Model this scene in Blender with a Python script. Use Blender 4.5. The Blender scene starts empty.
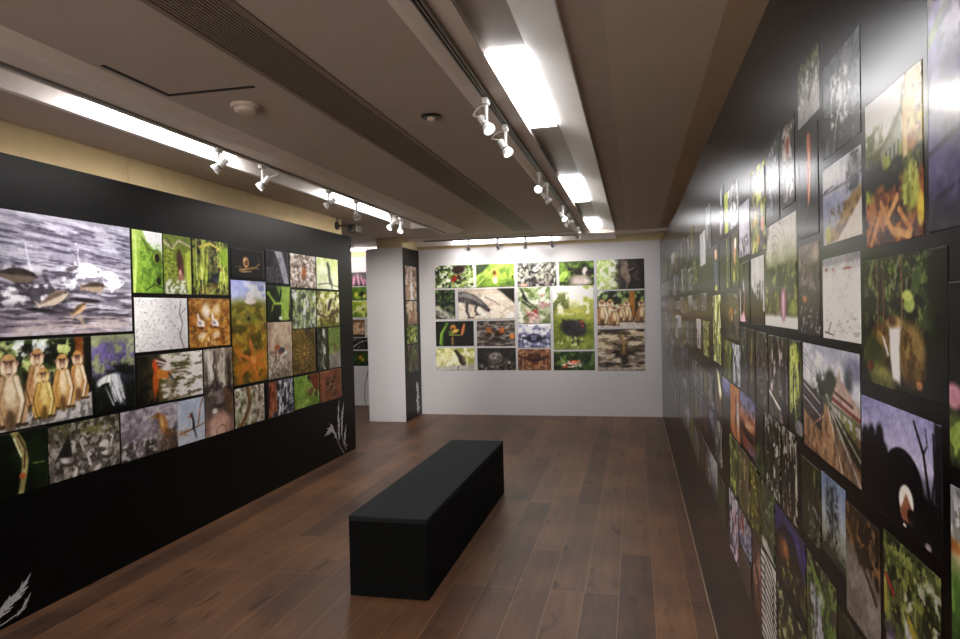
import bpy, bmesh, math, random
import numpy as np
from mathutils import Matrix, Vector

SC = bpy.context.scene
COL = SC.collection
PI = math.pi

# ------------------------------------------------------------------ view
SC.view_settings.view_transform = 'Standard'
SC.view_settings.look = 'None'
SC.view_settings.exposure = 0.32
SC.view_settings.gamma = 1.08
try:
    SC.cycles.use_denoising = True
    SC.cycles.max_bounces = 8
    SC.cycles.diffuse_bounces = 5
    SC.cycles.glossy_bounces = 4
    SC.cycles.sample_clamp_indirect = 6.0
    SC.cycles.caustics_reflective = False
    SC.cycles.caustics_refractive = False
except Exception:
    pass

# camera: 690 px focal length on a 960 px frame, eye height 1.6 m
FPX, YAW, PIT, ROL, EYE = 690.0, .2212, .0150, -.0214, 1.6
f = Vector((-math.sin(YAW) * math.cos(PIT), math.cos(YAW) * math.cos(PIT), -math.sin(PIT)))
r0 = Vector((math.cos(YAW), math.sin(YAW), 0))
u0 = r0.cross(f)
cr = math.cos(ROL) * r0 + math.sin(ROL) * u0
cu = -math.sin(ROL) * r0 + math.cos(ROL) * u0
cam_d = bpy.data.cameras.new('camera')
cam = bpy.data.objects.new('camera', cam_d)
COL.objects.link(cam)
cam_d.sensor_width = 36.0
cam_d.lens = 36.0 * FPX / 960.0
cam_d.clip_start = 0.05
cam.matrix_world = Matrix(((cr.x, cu.x, -f.x, 0), (cr.y, cu.y, -f.y, 0), (cr.z, cu.z, -f.z, EYE), (0, 0, 0, 1)))
SC.camera = cam


def pix(P):
    d = Vector(P) - Vector((0, 0, EYE))
    z = max(d.dot(f), .3)
    return FPX * d.dot(cr) / z, -FPX * d.dot(cu) / z


# ------------------------------------------------------------------ colour
def lin(c):
    out = []
    for v in c[:3]:
        v = v / 255.0
        out.append(v / 12.92 if v <= .04045 else ((v + .055) / 1.055) ** 2.4)
    return tuple(out)


def L4(c):
    return (*lin(c), 1.0)


# ------------------------------------------------------------------ materials
def new_mat(name):
    m = bpy.data.materials.new(name)
    m.use_nodes = True
    nt = m.node_tree
    return m, nt, nt.nodes['Principled BSDF']


def noise_mat(name, c0, c1, scale=40, rough=.5, spec=.5, bump=0.0, metal=0.0, stretch=(1, 1, 1), detail=4, coat=0.0, coat_rough=.1):
    m, nt, b = new_mat(name)
    tc = nt.nodes.new('ShaderNodeTexCoord')
    mp = nt.nodes.new('ShaderNodeMapping')
    mp.inputs['Scale'].default_value = stretch
    nz = nt.nodes.new('ShaderNodeTexNoise')
    nz.inputs['Scale'].default_value = scale
    nz.inputs['Detail'].default_value = detail
    rp = nt.nodes.new('ShaderNodeValToRGB')
    rp.color_ramp.elements[0].position = .3
    rp.color_ramp.elements[1].position = .7
    rp.color_ramp.elements[0].color = L4(c0)
    rp.color_ramp.elements[1].color = L4(c1)
    l = nt.links.new
    l(tc.outputs['Object'], mp.inputs['Vector'])
    l(mp.outputs['Vector'], nz.inputs['Vector'])
    l(nz.outputs['Fac'], rp.inputs['Fac'])
    l(rp.outputs['Color'], b.inputs['Base Color'])
    b.inputs['Roughness'].default_value = rough
    b.inputs['Specular IOR Level'].default_value = spec
    b.inputs['Metallic'].default_value = metal
    b.inputs['Coat Weight'].default_value = coat
    b.inputs['Coat Roughness'].default_value = coat_rough
    if bump:
        bp = nt.nodes.new('ShaderNodeBump')
        bp.inputs['Strength'].default_value = bump
        bp.inputs['Distance'].default_value = .002
        l(nz.outputs['Fac'], bp.inputs['Height'])
        l(bp.outputs['Normal'], b.inputs['Normal'])
    return m


def glow_mat(name, c, strength):
    m, nt, b = new_mat(name)
    b.inputs['Base Color'].default_value = (.8, .8, .8, 1)
    b.inputs['Emission Color'].default_value = (*c, 1)
    b.inputs['Emission Strength'].default_value = strength
    return m


def paint_mat(name, rough, spec, coat=0.0, gain=1.0):
    m, nt, b = new_mat(name)
    at = nt.nodes.new('ShaderNodeAttribute')
    at.attribute_name = 'paint'
    b.inputs['Roughness'].default_value = rough
    b.inputs['Specular IOR Level'].default_value = spec
    nt.links.new(at.outputs['Color'], b.inputs['Base Color'])
    return m


def floor_mat():
    m, nt, b = new_mat('walnut_planks')
    N, l = nt.nodes.new, nt.links.new
    tc = N('ShaderNodeTexCoord')
    mp = N('ShaderNodeMapping')
    mp.inputs['Rotation'].default_value = (0, 0, PI / 2)
    mp.inputs['Location'].default_value = (.37, .115, 0)
    br = N('ShaderNodeTexBrick')
    br.inputs['Scale'].default_value = 1.0
    br.inputs['Brick Width'].default_value = 1.75
    br.inputs['Row Height'].default_value = .19
    br.inputs['Mortar Size'].default_value = .0018
    br.inputs['Mortar Smooth'].default_value = .3
    br.inputs['Bias'].default_value = 0.0
    br.offset = .37
    br.offset_frequency = 3
    br.inputs['Color1'].default_value = (0, 0, 0, 1)
    br.inputs['Color2'].default_value = (1, 1, 1, 1)
    br.inputs['Mortar'].default_value = (.5, .5, .5, 1)
    l(tc.outputs['Object'], mp.inputs['Vector'])
    l(mp.outputs['Vector'], br.inputs['Vector'])
    # grain, stretched along the planks and shifted from plank to plank
    ad = N('ShaderNodeVectorMath')
    ad.operation = 'MULTIPLY_ADD'
    ad.inputs[1].default_value = (.9, 11, 1)
    l(mp.outputs['Vector'], ad.inputs[0])
    l(br.outputs['Color'], ad.inputs[2])
    g1 = N('ShaderNodeTexNoise')
    g1.inputs['Scale'].default_value = 2.2
    g1.inputs['Detail'].default_value = 7
    g1.inputs['Roughness'].default_value = .62
    g1.inputs['Distortion'].default_value = .8
    l(ad.outputs['Vector'], g1.inputs['Vector'])
    g2 = N('ShaderNodeTexNoise')
    g2.inputs['Scale'].default_value = 1.9
    g2.inputs['Detail'].default_value = 3
    l(mp.outputs['Vector'], g2.inputs['Vector'])
    mx = N('ShaderNodeMix')
    mx.data_type = 'FLOAT'
    mx.inputs[0].default_value = .40
    l(g1.outputs['Fac'], mx.inputs[2])
    l(br.outputs['Color'], mx.inputs[3])
    m2 = N('ShaderNodeMath')
    m2.operation = 'MULTIPLY_ADD'
    m2.inputs[1].default_value = .55
    l(mx.outputs[0], m2.inputs[0])
    m3 = N('ShaderNodeMath')
    m3.operation = 'MULTIPLY'
    m3.inputs[1].default_value = .45
    l(g2.outputs['Fac'], m3.inputs[0])
    l(m3.outputs[0], m2.inputs[2])
    rp = N('ShaderNodeValToRGB')
    e = rp.color_ramp.elements
    e[0].position, e[0].color = .30, L4((46, 31, 22))
    e[1].position, e[1].color = .72, L4((120, 83, 55))
    k = e.new(.44)
    k.color = L4((76, 50, 34))
    k = e.new(.56)
    k.color = L4((93, 62, 41))
    l(m2.outputs[0], rp.inputs['Fac'])
    # dark knots
    kn = N('ShaderNodeTexNoise')
    kn.inputs['Scale'].default_value = 3.1
    kn.inputs['Detail'].default_value = 2
    mk = N('ShaderNodeVectorMath')
    mk.operation = 'MULTIPLY'
    mk.inputs[1].default_value = (1.1, 3.2, 1)
    l(mp.outputs['Vector'], mk.inputs[0])
    l(mk.outputs['Vector'], kn.inputs['Vector'])
    kr = N('ShaderNodeValToRGB')
    kr.color_ramp.elements[0].position, kr.color_ramp.elements[0].color = .27, (.35, .3, .28, 1)
    kr.color_ramp.elements[1].position, kr.color_ramp.elements[1].color = .38, (1, 1, 1, 1)
    l(kn.outputs['Fac'], kr.inputs['Fac'])
    mm = N('ShaderNodeMix')
    mm.data_type = 'RGBA'
    mm.blend_type = 'MULTIPLY'
    mm.inputs[0].default_value = 1.0
    l(rp.outputs['Color'], mm.inputs[6])
    l(kr.outputs['Color'], mm.inputs[7])
    # pale joint lines
    mj = N('ShaderNodeMix')
    mj.data_type = 'RGBA'
    mj.inputs[7].default_value = L4((132, 100, 72))
    l(br.outputs['Fac'], mj.inputs[0])
    l(mm.outputs[2], mj.inputs[6])
    l(mj.outputs[2], b.inputs['Base Color'])
    b.inputs['Roughness'].default_value = .42
    b.inputs['Specular IOR Level'].default_value = .22
    bp = N('ShaderNodeBump')
    bp.inputs['Strength'].default_value = .12
    bp.inputs['Distance'].default_value = .002
    l(g1.outputs['Fac'], bp.inputs['Height'])
    l(bp.outputs['Normal'], b.inputs['Normal'])
    return m


M = {}
M['floor'] = floor_mat()
M['black_wall'] = noise_mat('black_vinyl_matte', (3, 3, 3), (5, 5, 5), 6, .42, .12, .03)
M['gloss_wall'] = noise_mat('black_vinyl_gloss', (5, 4, 4), (8, 7, 7), 5, .19, .05, 0)
M['white_wall'] = noise_mat('white_wall_paint', (206, 203, 205), (216, 213, 215), 60, .6, .3, .05)
M['cream'] = noise_mat('cream_plaster', (196, 178, 136), (208, 190, 148), 7, .7, .2, .03)
M['ceiling'] = noise_mat('taupe_ceiling_paint', (182, 166, 152), (188, 172, 158), 5, .75, .2, .03)
M['ceil_light'] = noise_mat('taupe_ceiling_panel', (192, 176, 158), (198, 182, 164), 4, .75, .2, .03)
M['ceil_dark'] = noise_mat('brown_ceiling_strip', (170, 148, 124), (176, 154, 130), 4, .75, .2, .03)
M['trough'] = noise_mat('trough_white_enamel', (232, 228, 224), (238, 234, 230), 9, .45, .4, .02)
M['trough_in'] = noise_mat('trough_grey_enamel', (176, 166, 158), (186, 176, 168), 9, .4, .4, .02)
M['soffit'] = noise_mat('soffit_paint', (224, 210, 198), (230, 216, 204), 9, .6, .3, .02)
M['lamp'] = glow_mat('lamp_diffuser', (.97, .97, 1.0), 16.5)
M['lamp_b'] = glow_mat('cove_tube', (.97, .97, 1.0), 14.0)
M['lamp_far'] = glow_mat('far_tube', (1.0, .95, .92), 24.0)
M['white_metal'] = noise_mat('white_lamp_enamel', (222, 220, 218), (232, 230, 228), 30, .3, .5)
M['grey_metal'] = noise_mat('grey_track_aluminium', (120, 114, 110), (135, 129, 124), 30, .35, .5, metal=.4)
M['dark'] = noise_mat('dark_groove', (12, 11, 10), (18, 16, 15), 30, .6, .3)
M['black_plastic'] = noise_mat('black_plastic', (14, 14, 14), (22, 22, 22), 30, .4, .5)
M['grille'] = noise_mat('bronze_grille_paint', (128, 112, 100), (138, 121, 109), 20, .6, .2)
M['cctv'] = noise_mat('grey_camera_shell', (74, 68, 62), (84, 78, 72), 20, .5, .3)
M['beige_plastic'] = noise_mat('beige_plastic', (206, 186, 170), (214, 194, 178), 20, .5, .4)
M['spot_glow'] = glow_mat('spot_lens_glow', (1.0, .97, .93), 5.0)
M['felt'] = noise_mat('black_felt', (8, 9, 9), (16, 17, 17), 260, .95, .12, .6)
M['felt_top'] = noise_mat('black_felt_lit_top', (22, 24, 25), (40, 42, 43), 260, .95, .15, .6)  # same black felt, light falling on the seat put into a paler colour
M['decal'] = noise_mat('white_decal_film', (168, 168, 170), (205, 205, 208), 90, .6, .3)
M['decal_dim'] = noise_mat('grey_decal_film', (70, 70, 72), (120, 120, 124), 90, .6, .3)
M['print'] = paint_mat('photo_print_paint', .42, .12)
M['print_white'] = paint_mat('photo_board_paint', .5, .3)
M['print_gloss'] = paint_mat('photo_vinyl_paint', .19, .05)


# ------------------------------------------------------------------ mesh helpers
def link(name, me, mat, parent=None, loc=None):
    o = bpy.data.objects.new(name, me)
    COL.objects.link(o)
    for m_ in (mat if isinstance(mat, (list, tuple)) else [mat]):
        if m_ is not None:
            me.materials.append(m_)
    if parent is not None:
        o.parent = parent
    if loc is not None:
        o.location = loc
    return o


def obj(name, bm, mat, parent=None, loc=None, smooth=False):
    bmesh.ops.recalc_face_normals(bm, faces=bm.faces)
    me = bpy.data.meshes.new(name)
    bm.to_mesh(me)
    bm.free()
    if smooth:
        for p_ in me.polygons:
            p_.use_smooth = True
    return link(name, me, mat, parent, loc)


def box(bm, x0, x1, y0, y1, z0, z1, mi=0, bev=0.0):
    vs = [bm.verts.new((x, y, z)) for x in (x0, x1) for y in (y0, y1) for z in (z0, z1)]
    fs = []
    for q in ((0, 1, 3, 2), (4, 6, 7, 5), (0, 4, 5, 1), (2, 3, 7, 6), (0, 2, 6, 4), (1, 5, 7, 3)):
        fc = bm.faces.new([vs[i] for i in q])
        fc.material_index = mi
        fs.append(fc)
    if bev:
        es = list({e for fc in fs for e in fc.edges})
        bmesh.ops.bevel(bm, geom=es, offset=bev, segments=3, affect='EDGES', profile=.5)
    return vs


def prism(bm, pts, y0, y1, mi=0):
    """closed x-z outline swept along y"""
    a = [bm.verts.new((x, y0, z)) for x, z in pts]
    b = [bm.verts.new((x, y1, z)) for x, z in pts]
    n = len(pts)
    for i in range(n):
        bm.faces.new((a[i], a[(i + 1) % n], b[(i + 1) % n], b[i])).material_index = mi
    bm.faces.new(a).material_index = mi
    bm.faces.new(b[::-1]).material_index = mi


def lathe(bm, prof, axis_o, axis_d, seg=20, cap=True, mi=0):
    """(radius, distance) profile turned round an axis"""
    d = Vector(axis_d).normalized()
    a = d.orthogonal().normalized()
    b = d.cross(a)
    o = Vector(axis_o)
    rings = []
    for r_, t in prof:
        rings.append([bm.verts.new(o + d * t + (a * math.cos(k * 2 * PI / seg) + b * math.sin(k * 2 * PI / seg)) * r_) for k in range(seg)])
    for A, B in zip(rings, rings[1:]):
        for k in range(seg):
            bm.faces.new((A[k], A[(k + 1) % seg], B[(k + 1) % seg], B[k])).material_index = mi
    if cap:
        bm.faces.new(rings[0][::-1]).material_index = mi
        bm.faces.new(rings[-1]).material_index = mi


def tube(bm, pts, rad, seg=8):
    pts = [Vector(p_) for p_ in pts]
    rings = []
    for i, p_ in enumerate(pts):
        t = (pts[min(i + 1, len(pts) - 1)] - pts[max(i - 1, 0)]).normalized()
        a = t.orthogonal().normalized() if not rings else (rings_a - t * rings_a.dot(t)).normalized()
        rings_a = a
        b = t.cross(a)
        rr = rad[i] if isinstance(rad, (list, tuple)) else rad
        rings.append([bm.verts.new(p_ + (a * math.cos(k * 2 * PI / seg) + b * math.sin(k * 2 * PI / seg)) * rr) for k in range(seg)])
    for A, B in zip(rings, rings[1:]):
        for k in range(seg):
            bm.faces.new((A[k], A[(k + 1) % seg], B[(k + 1) % seg], B[k]))
    bm.faces.new(rings[0][::-1])
    bm.faces.new(rings[-1])


def tag(o, label=None, cat=None, group=None, kind=None):
    if label:
        o['label'] = label
    if cat:
        o['category'] = cat
    if group:
        o['group'] = group
    if kind:
        o['kind'] = kind
    return o


def thing(name, label, cat, loc=(0, 0, 0), group=None, rz=0):
    o = bpy.data.objects.new(name, None)
    o.empty_display_size = .1
    COL.objects.link(o)
    o.location = loc
    o.rotation_euler = (0, 0, rz)
    return tag(o, label, cat, group, 'thing')


def struct(name, bm, mat, label, cat):
    return tag(obj(name, bm, mat), label, cat, None, 'structure')


# ------------------------------------------------------------------ room shell
YB = -2.4      # wall behind the camera
XL = -6.2
YE = 10.18     # white end wall
YF = 11.03     # wall of the room beyond
XR = .36       # glossy black wall

bm = bmesh.new()
box(bm, XL - .1, .75, YB - .1, YF + .1, -.08, 0)
struct('floor', bm, M['floor'], 'dark walnut plank floor running the length of the gallery', 'floor')

bm = bmesh.new()
zc = 2.65
box(bm, XL - .1, -2.78, YB - .1, 8.45, zc, zc + .25)
box(bm, -2.78, -2.46, YB - .1, 8.45, zc + .14, zc + .25)
box(bm, XL - .1, -2.46, 8.45, 9.70, zc, zc + .25)
box(bm, -2.46, -1.57, YB - .1, 9.70, zc, zc + .25)
box(bm, -1.57, -1.30, YB - .1, 9.15, zc + .02, zc + .25)
box(bm, -1.57, -1.30, 9.15, 9.70, zc, zc + .25)
box(bm, -1.30, -.605, YB - .1, 9.70, zc, zc + .25)
box(bm, -.63, -.432, YB - .1, 10.02, zc + .08, zc + .25)
box(bm, -.26, .75, YB - .1, 10.2, zc + .012, zc + .25)
box(bm, -.432, -.26, YB - .1, 10.2, zc + .08, zc + .25)
box(bm, XL - .1, -3.32, 9.70, YF + .1, zc, zc + .25)
box(bm, -3.32, -.605, 9.84, 10.14, zc + .10, zc + .25)
box(bm, -3.32, -.432, 10.14, YF + .1, zc, zc + .25)
struct('ceiling', bm, M['ceiling'], 'taupe painted ceiling with long light troughs', 'ceiling')

# shallow panels and strips of the ceiling beside the glossy wall
bm = bmesh.new()
box(bm, -.09, .33, YB, 9.78, zc + .002, zc + .012)
struct('trim_1', bm, M['ceil_light'], 'pale flat ceiling panel between the light trough and the glossy black wall', 'ceiling panel')
bm = bmesh.new()
box(bm, .33, .54, YB, 9.2, zc - .004, zc + .012)
struct('trim_2', bm, M['ceil_dark'], 'brown ceiling strip along the top of the glossy black wall', 'ceiling strip')
bm = bmesh.new()
box(bm, -.26, .54, 9.78, 10.18, zc - .03, zc + .01)
struct('trim_3', bm, M['soffit'], 'dropped ceiling edge over the end of the glossy wall', 'ceiling edge')

# soffits that carry the tracks
bm = bmesh.new()
prism(bm, [(-.80, zc), (-.765, zc - .012), (-.585, zc - .012), (-.607, zc + .06), (-.63, zc + .06), (-.63, zc)], YB, 9.72)
struct('trim_4', bm, M['soffit'], 'soffit strip that carries the centre spotlight track', 'soffit')
bm = bmesh.new()
prism(bm, [(-.584, zc - .011), (-.6035, zc + .045), (-.606, zc + .045), (-.5865, zc - .011)], YB, 9.72)
box(bm, -.608, -.395, YB, 10.0, zc + .043, zc + .075)
struct('trim_15', bm, M['trough_in'], 'grey metal bed and lip of the centre light trough', 'light trough')
bm = bmesh.new()
prism(bm, [(-.432, zc + .045), (-.25, zc - .014), (-.245, zc - .014), (-.245, zc + .012), (-.40, zc + .06), (-.432, zc + .06)], YB, 10.1)
struct('trim_5', bm, M['trough'], 'sloping pale reflector beside the centre row of lamps', 'light trough')
bm = bmesh.new()
prism(bm, [(-2.485, zc - .035), (-2.28, zc - .035), (-2.25, zc - .028), (-2.19, zc), (-2.19, zc + .01), (-2.47, zc + .01), (-2.47, zc + .14), (-2.485, zc + .14)], YB, 8.88)
struct('trim_6', bm, M['soffit'], 'boxed soffit that carries the spotlight track near the matte wall', 'soffit')
bm = bmesh.new()
prism(bm, [(-2.80, zc - .006), (-2.765, zc - .006), (-2.765, zc + .13), (-2.80, zc + .13)], YB, 8.42)
box(bm, -2.80, -2.47, 8.40, 8.45, zc - .006, zc + .14)
struct('trim_7', bm, M['trough'], 'pale upright side of the light trough near the matte wall', 'light trough')
bm = bmesh.new()
box(bm, -3.32, -.25, 9.70, 9.84, zc - .03, zc + .10)
struct('trim_8', bm, M['soffit'], 'front lip of the light cove above the white end wall', 'light cove')
bm = bmesh.new()
box(bm, -3.32, -.25, 10.13, 10.15, zc - .075, zc + .10)
box(bm, -3.34, -3.30, 9.84, 10.14, zc - .03, zc + .10)
struct('trim_9', bm, M['trough'], 'bright back board of the light cove above the white end wall', 'light cove')

# matte black wall with photos
ZL = 2.473
bm = bmesh.new()
box(bm, -3.40, -3.216, YB, 7.535, 0, ZL)
struct('wall_left', bm, M['black_wall'], 'matte black display wall covered in wildlife photos', 'wall')
bm = bmesh.new()
box(bm, -3.40, -3.216, YB, 3.905, ZL, zc)
box(bm, -3.40, -3.216, 3.917, 7.28, ZL, zc)
box(bm, -3.40, -3.222, 3.905, 3.917, ZL, zc)
struct('trim_10', bm, M['cream'], 'cream fascia between the matte black wall and the ceiling', 'fascia')
bm = bmesh.new()
box(bm, -3.216, -3.21, YB, 7.28, zc - .012, zc)
struct('trim_11', bm, M['ceil_dark'], 'thin dark line where the cream fascia meets the ceiling', 'ceiling edge')

# glossy black wall
bm = bmesh.new()
prof = [(YB, 2.395), (6.4, 2.40), (8.4, 2.44), (YE, 2.525)]
top, bot = [], []
for y, z in prof:
    top.append((bm.verts.new((XR, y, z)), bm.verts.new((XR + .17, y, z))))
    bot.append((bm.verts.new((XR, y, 0)), bm.verts.new((XR + .17, y, 0))))
for i in range(3):
    bm.faces.new((bot[i][0], bot[i + 1][0], top[i + 1][0], top[i][0]))
    bm.faces.new((bot[i][1], bot[i + 1][1], top[i + 1][1], top[i][1]))
    bm.faces.new((top[i][0], top[i + 1][0], top[i + 1][1], top[i][1]))
    bm.faces.new((bot[i][0], bot[i + 1][0], bot[i + 1][1], bot[i][1]))
for i in (0, 3):
    bm.faces.new((bot[i][0], bot[i][1], top[i][1], top[i][0]))
struct('wall_right', bm, M['gloss_wall'], 'glossy black display wall covered in small photos', 'wall')
bm = bmesh.new()
box(bm, .55, .75, YB, YF, 0, zc + .02)
struct('wall_rear_right', bm, M['ceil_dark'], 'brown wall behind the glossy display wall', 'wall')
bm = bmesh.new()
box(bm, XR - .003, XR - .0005, YB, YE, 0, .003)
struct('baseboard_right', bm, M['ceil_dark'], 'thin pale strip at the foot of the glossy black wall', 'baseboard')

# white end wall, with cream band over it
bm = bmesh.new()
box(bm, -3.236, .55, YE, YE + .12, 0, 2.53)
struct('wall_back', bm, M['white_wall'], 'white end wall with a block of wildlife photos', 'wall')
bm = bmesh.new()
box(bm, -3.34, .55, YE + .004, YE + .12, 2.53, zc)
struct('trim_12', bm, M['cream'], 'cream band above the white end wall', 'fascia')

# short return and pillar beside the end wall
bm = bmesh.new()
box(bm, -3.80, -3.242, 9.43, 10.30, 0, 2.512)
struct('pillar', bm, M['white_wall'], 'white pillar at the edge of the end wall', 'pillar')
bm = bmesh.new()
box(bm, -3.242, -3.236, 9.432, YE - .001, 0, 2.512)
struct('wall_return', bm, M['black_wall'], 'narrow black side of the white pillar', 'wall')
bm = bmesh.new()
box(bm, -3.64, -3.25, 9.46, 10.30, 2.512, zc)
struct('trim_13', bm, M['cream'], 'cream block between the white pillar and the ceiling', 'fascia')

# room beyond
bm = bmesh.new()
box(bm, XL, -3.25, YF, YF + .1, 0, 2.53)
struct('wall_far', bm, M['white_wall'], 'white wall of the room beyond the pillar', 'wall')
bm = bmesh.new()
box(bm, XL, -3.25, YF + .003, YF + .1, 2.53, zc)
struct('trim_14', bm, M['cream'], 'cream band above the wall of the room beyond', 'fascia')
bm = bmesh.new()
box(bm, XL - .1, XL, YB, YF + .1, 0, zc)
struct('wall_outer', bm, M['white_wall'], 'white outer wall of the room beyond', 'wall')
bm = bmesh.new()
box(bm, XL, .75, YB - .1, YB, 0, zc)
struct('wall_front', bm, M['cream'], 'cream wall at the near end of the gallery', 'wall')


# ------------------------------------------------------------------ lamps
def lamp(x0, x1, y0, y1, z, label, group, mat='lamp'):
    t = thing('fluorescent_lamp', label, 'light', ((x0 + x1) / 2, (y0 + y1) / 2, z), group)
    w, h = (x1 - x0) / 2, (y1 - y0) / 2
    b_ = bmesh.new()
    box(b_, -w, w, -h, h, -.003, .012, 0, .002)
    obj('diffuser', b_, M[mat], t)
    b_ = bmesh.new()
    box(b_, -w - .001, w + .001, -h - .008, h + .008, .013, .018)
    obj('housing', b_, M['trough_in'], t)
    return t


gR = 'lamps in the centre ceiling trough'
for y0, y1, lab in ((-2.0, -.9, None),
                    (2.90, 4.12, 'long bright fluorescent panel of the centre trough, beside the two big white spotlights'),
                    (5.80, 7.14, 'middle bright fluorescent panel of the centre trough'),
                    (8.62, 9.60, 'small bright fluorescent panel at the end of the centre trough, by the end wall')):
    lamp(-.598, -.436, y0, y1, zc + .03, lab or 'bright fluorescent panel of the centre trough, out of view overhead', gR)
gL = 'lamps in the ceiling trough near the matte wall'
for y0, y1, lab in ((.05, 1.27, None),
                    (3.02, 4.42, 'large glowing fluorescent strip in the trough by the cream fascia'),
                    (5.92, 7.60, 'smaller glowing fluorescent strip in the trough, nearer the white pillar')):
    lamp(-2.755, -2.49, y0, y1, zc + .07, lab or 'bright fluorescent strip in the trough by the matte wall, out of view overhead', gL)
gB = 'tubes in the cove above the end wall'
for x0, x1, lab in ((-2.65, -1.85, 'bright tube in the cove over the pillar side of the end wall photos'),
                    (-1.82, -1.10, 'bright tube in the cove over the middle of the end wall photos')):
    t = thing('cove_tube', lab, 'light', ((x0 + x1) / 2, 10.085, zc - .012), gB)
    b_ = bmesh.new()
    box(b_, -(x1 - x0) / 2, (x1 - x0) / 2, -.03, .03, -.012, .03, 0, .008)
    obj('tube', b_, M['lamp_b'], t)
    b_ = bmesh.new()
    box(b_, -(x1 - x0) / 2, (x1 - x0) / 2, -.035, .035, .031, .09)
    obj('housing', b_, M['trough'], t)
t = thing('ceiling_tube', 'white tube light on the ceiling of the room beyond the pillar', 'light', (-4.7, 10.72, zc - .03))
b_ = bmesh.new()
box(b_, -.6, .6, -.03, .03, -.012, .02, 0, .008)
obj('tube', b_, M['lamp_far'], t)
b_ = bmesh.new()
box(b_, -.62, .62, -.035, .035, .021, .03)
obj('housing', b_, M['trough'], t)

# unseen fill light added behind the camera to lift ceiling and glossy wall
ld = bpy.data.lights.new('fill_light', 'AREA')
ld.shape = 'RECTANGLE'
ld.size, ld.size_y = 2.4, 1.7
ld.energy = 85
ld.color = (1.0, .93, .86)
lo = bpy.data.objects.new('fill_light', ld)
COL.objects.link(lo)
lo.location = (-1.7, YB + .06, 1.15)
lo.rotation_euler = (PI / 2, 0, 0)

# ------------------------------------------------------------------ spotlight tracks
def track(x0, y0, x1, y1, z, label, w=.036):
    t = thing('light_track', label, 'light track', ((x0 + x1) / 2, (y0 + y1) / 2, z), 'spotlight tracks')
    L = math.hypot(x1 - x0, y1 - y0) / 2
    rot = 0 if abs(y1 - y0) > abs(x1 - x0) else PI / 2
    t.rotation_euler = (0, 0, rot)
    b_ = bmesh.new()
    for a0, a1 in ((-w / 2, -w / 2 + .007), (-.004, .004), (w / 2 - .007, w / 2)):
        box(b_, a0, a1, -L, L, 0, .022)
    box(b_, -w / 2, w / 2, -L - .004, -L, 0, .022)
    box(b_, -w / 2, w / 2, L, L + .004, 0, .022)
    obj('rail', b_, M['grey_metal'], t)
    b_ = bmesh.new()
    box(b_, -w / 2 + .007, -.004, -L, L, .008, .022)
    box(b_, .004, w / 2 - .007, -L, L, .008, .022)
    obj('slot', b_, M['dark'], t)
    return t


track(-.683, -2.2, -.683, 9.66, zc - .034, 'grey spotlight track beside the centre light trough')
track(-2.425, -2.2, -2.425, 8.80, zc - .047, 'thin dark spotlight track on the boxed soffit near the matte wall', .022)
track(-3.0, 9.71, -.75, 9.71, zc - .052, 'spotlight track along the cove lip above the white end wall')


def spot(x, y, z, aim, label, group, drop=.085, side=1, cable=True, energy=0.0, watt_size=55):
    """track spotlight: adapter on the rail, stem, tilting head and a loop of cable"""
    t = thing('track_spotlight', label, 'spotlight', (x, y, z), group)
    d = Vector(aim).normalized()
    b_ = bmesh.new()
    box(b_, -.014, .014, -.030, .030, -.030, 0, 0, .004)
    obj('adapter', b_, M['white_metal'], t)
    b_ = bmesh.new()
    tube(b_, [(0, 0, -.03), (0, 0, -.03 - drop * .5), (0, 0, -.03 - drop)], [.009, .008, .009], 10)
    obj('stem', b_, M['white_metal'], t)
    piv = Vector((0, 0, -.03 - drop))
    b_ = bmesh.new()
    lathe(b_, [(.010, -.066), (.0185, -.063), (.0195, -.03), (.020, -.003)], piv, d, 18)
    lathe(b_, [(.023, .004), (.029, .018), (.0315, .036), (.029, .0365), (.026, .024), (.020, .006)], piv, d, 20, cap=False)
    h = obj('lamp_head', b_, M['white_metal'], t, smooth=False)
    b_ = bmesh.new()
    lathe(b_, [(.0205, -.004), (.022, -.003), (.022, .005), (.0205, .006)], piv, d, 18)
    obj('cooling_ring', b_, M['black_plastic'], h)
    b_ = bmesh.new()
    lathe(b_, [(.002, .026), (.026, .027), (.026, .029), (.002, .031)], piv, d, 20)
    obj('lens', b_, M['spot_glow'], h)
    if cable:
        e = piv - d * .063
        s = Vector((0, 0, -.032))
        sd = Vector((-d.x, -d.y, 0))
        sd = sd.normalized() if sd.length > .05 else Vector((side, 0, 0))
        q = [s + sd * .012, s + sd * .05 + Vector((0, 0, .004)), s + sd * .085 + Vector((0, 0, -.012)), s.lerp(e, .55) + sd * .075, e + sd * .012 - d * .012, e]
        pts = []
        for i in range(len(q) - 1):
            p0, p1, p2, p3 = q[max(i - 1, 0)], q[i], q[i + 1], q[min(i + 2, len(q) - 1)]
            for k in range(5):
                v = k / 5
                pts.append(.5 * (2 * p1 + (p2 - p0) * v + (2 * p0 - 5 * p1 + 4 * p2 - p3) * v * v + (3 * p1 - p0 - 3 * p2 + p3) * v ** 3))
        pts.append(q[-1])
        b_ = bmesh.new()
        tube(b_, pts, .0042, 6)
        obj('cable', b_, M['white_metal'], t)
    if energy:
        ld = bpy.data.lights.new('spot_beam', 'SPOT')
        ld.energy = energy
        ld.spot_size = math.radians(watt_size)
        ld.spot_blend = .8
        ld.shadow_soft_size = .035
        ld.color = (1.0, .95, .88)
        lo = bpy.data.objects.new('spot_beam', ld)
        COL.objects.link(lo)
        lo.parent = t
        lo.location = piv + d * .045
        lo.rotation_euler = d.to_track_quat('-Z', 'Y').to_euler()
    return t


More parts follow.
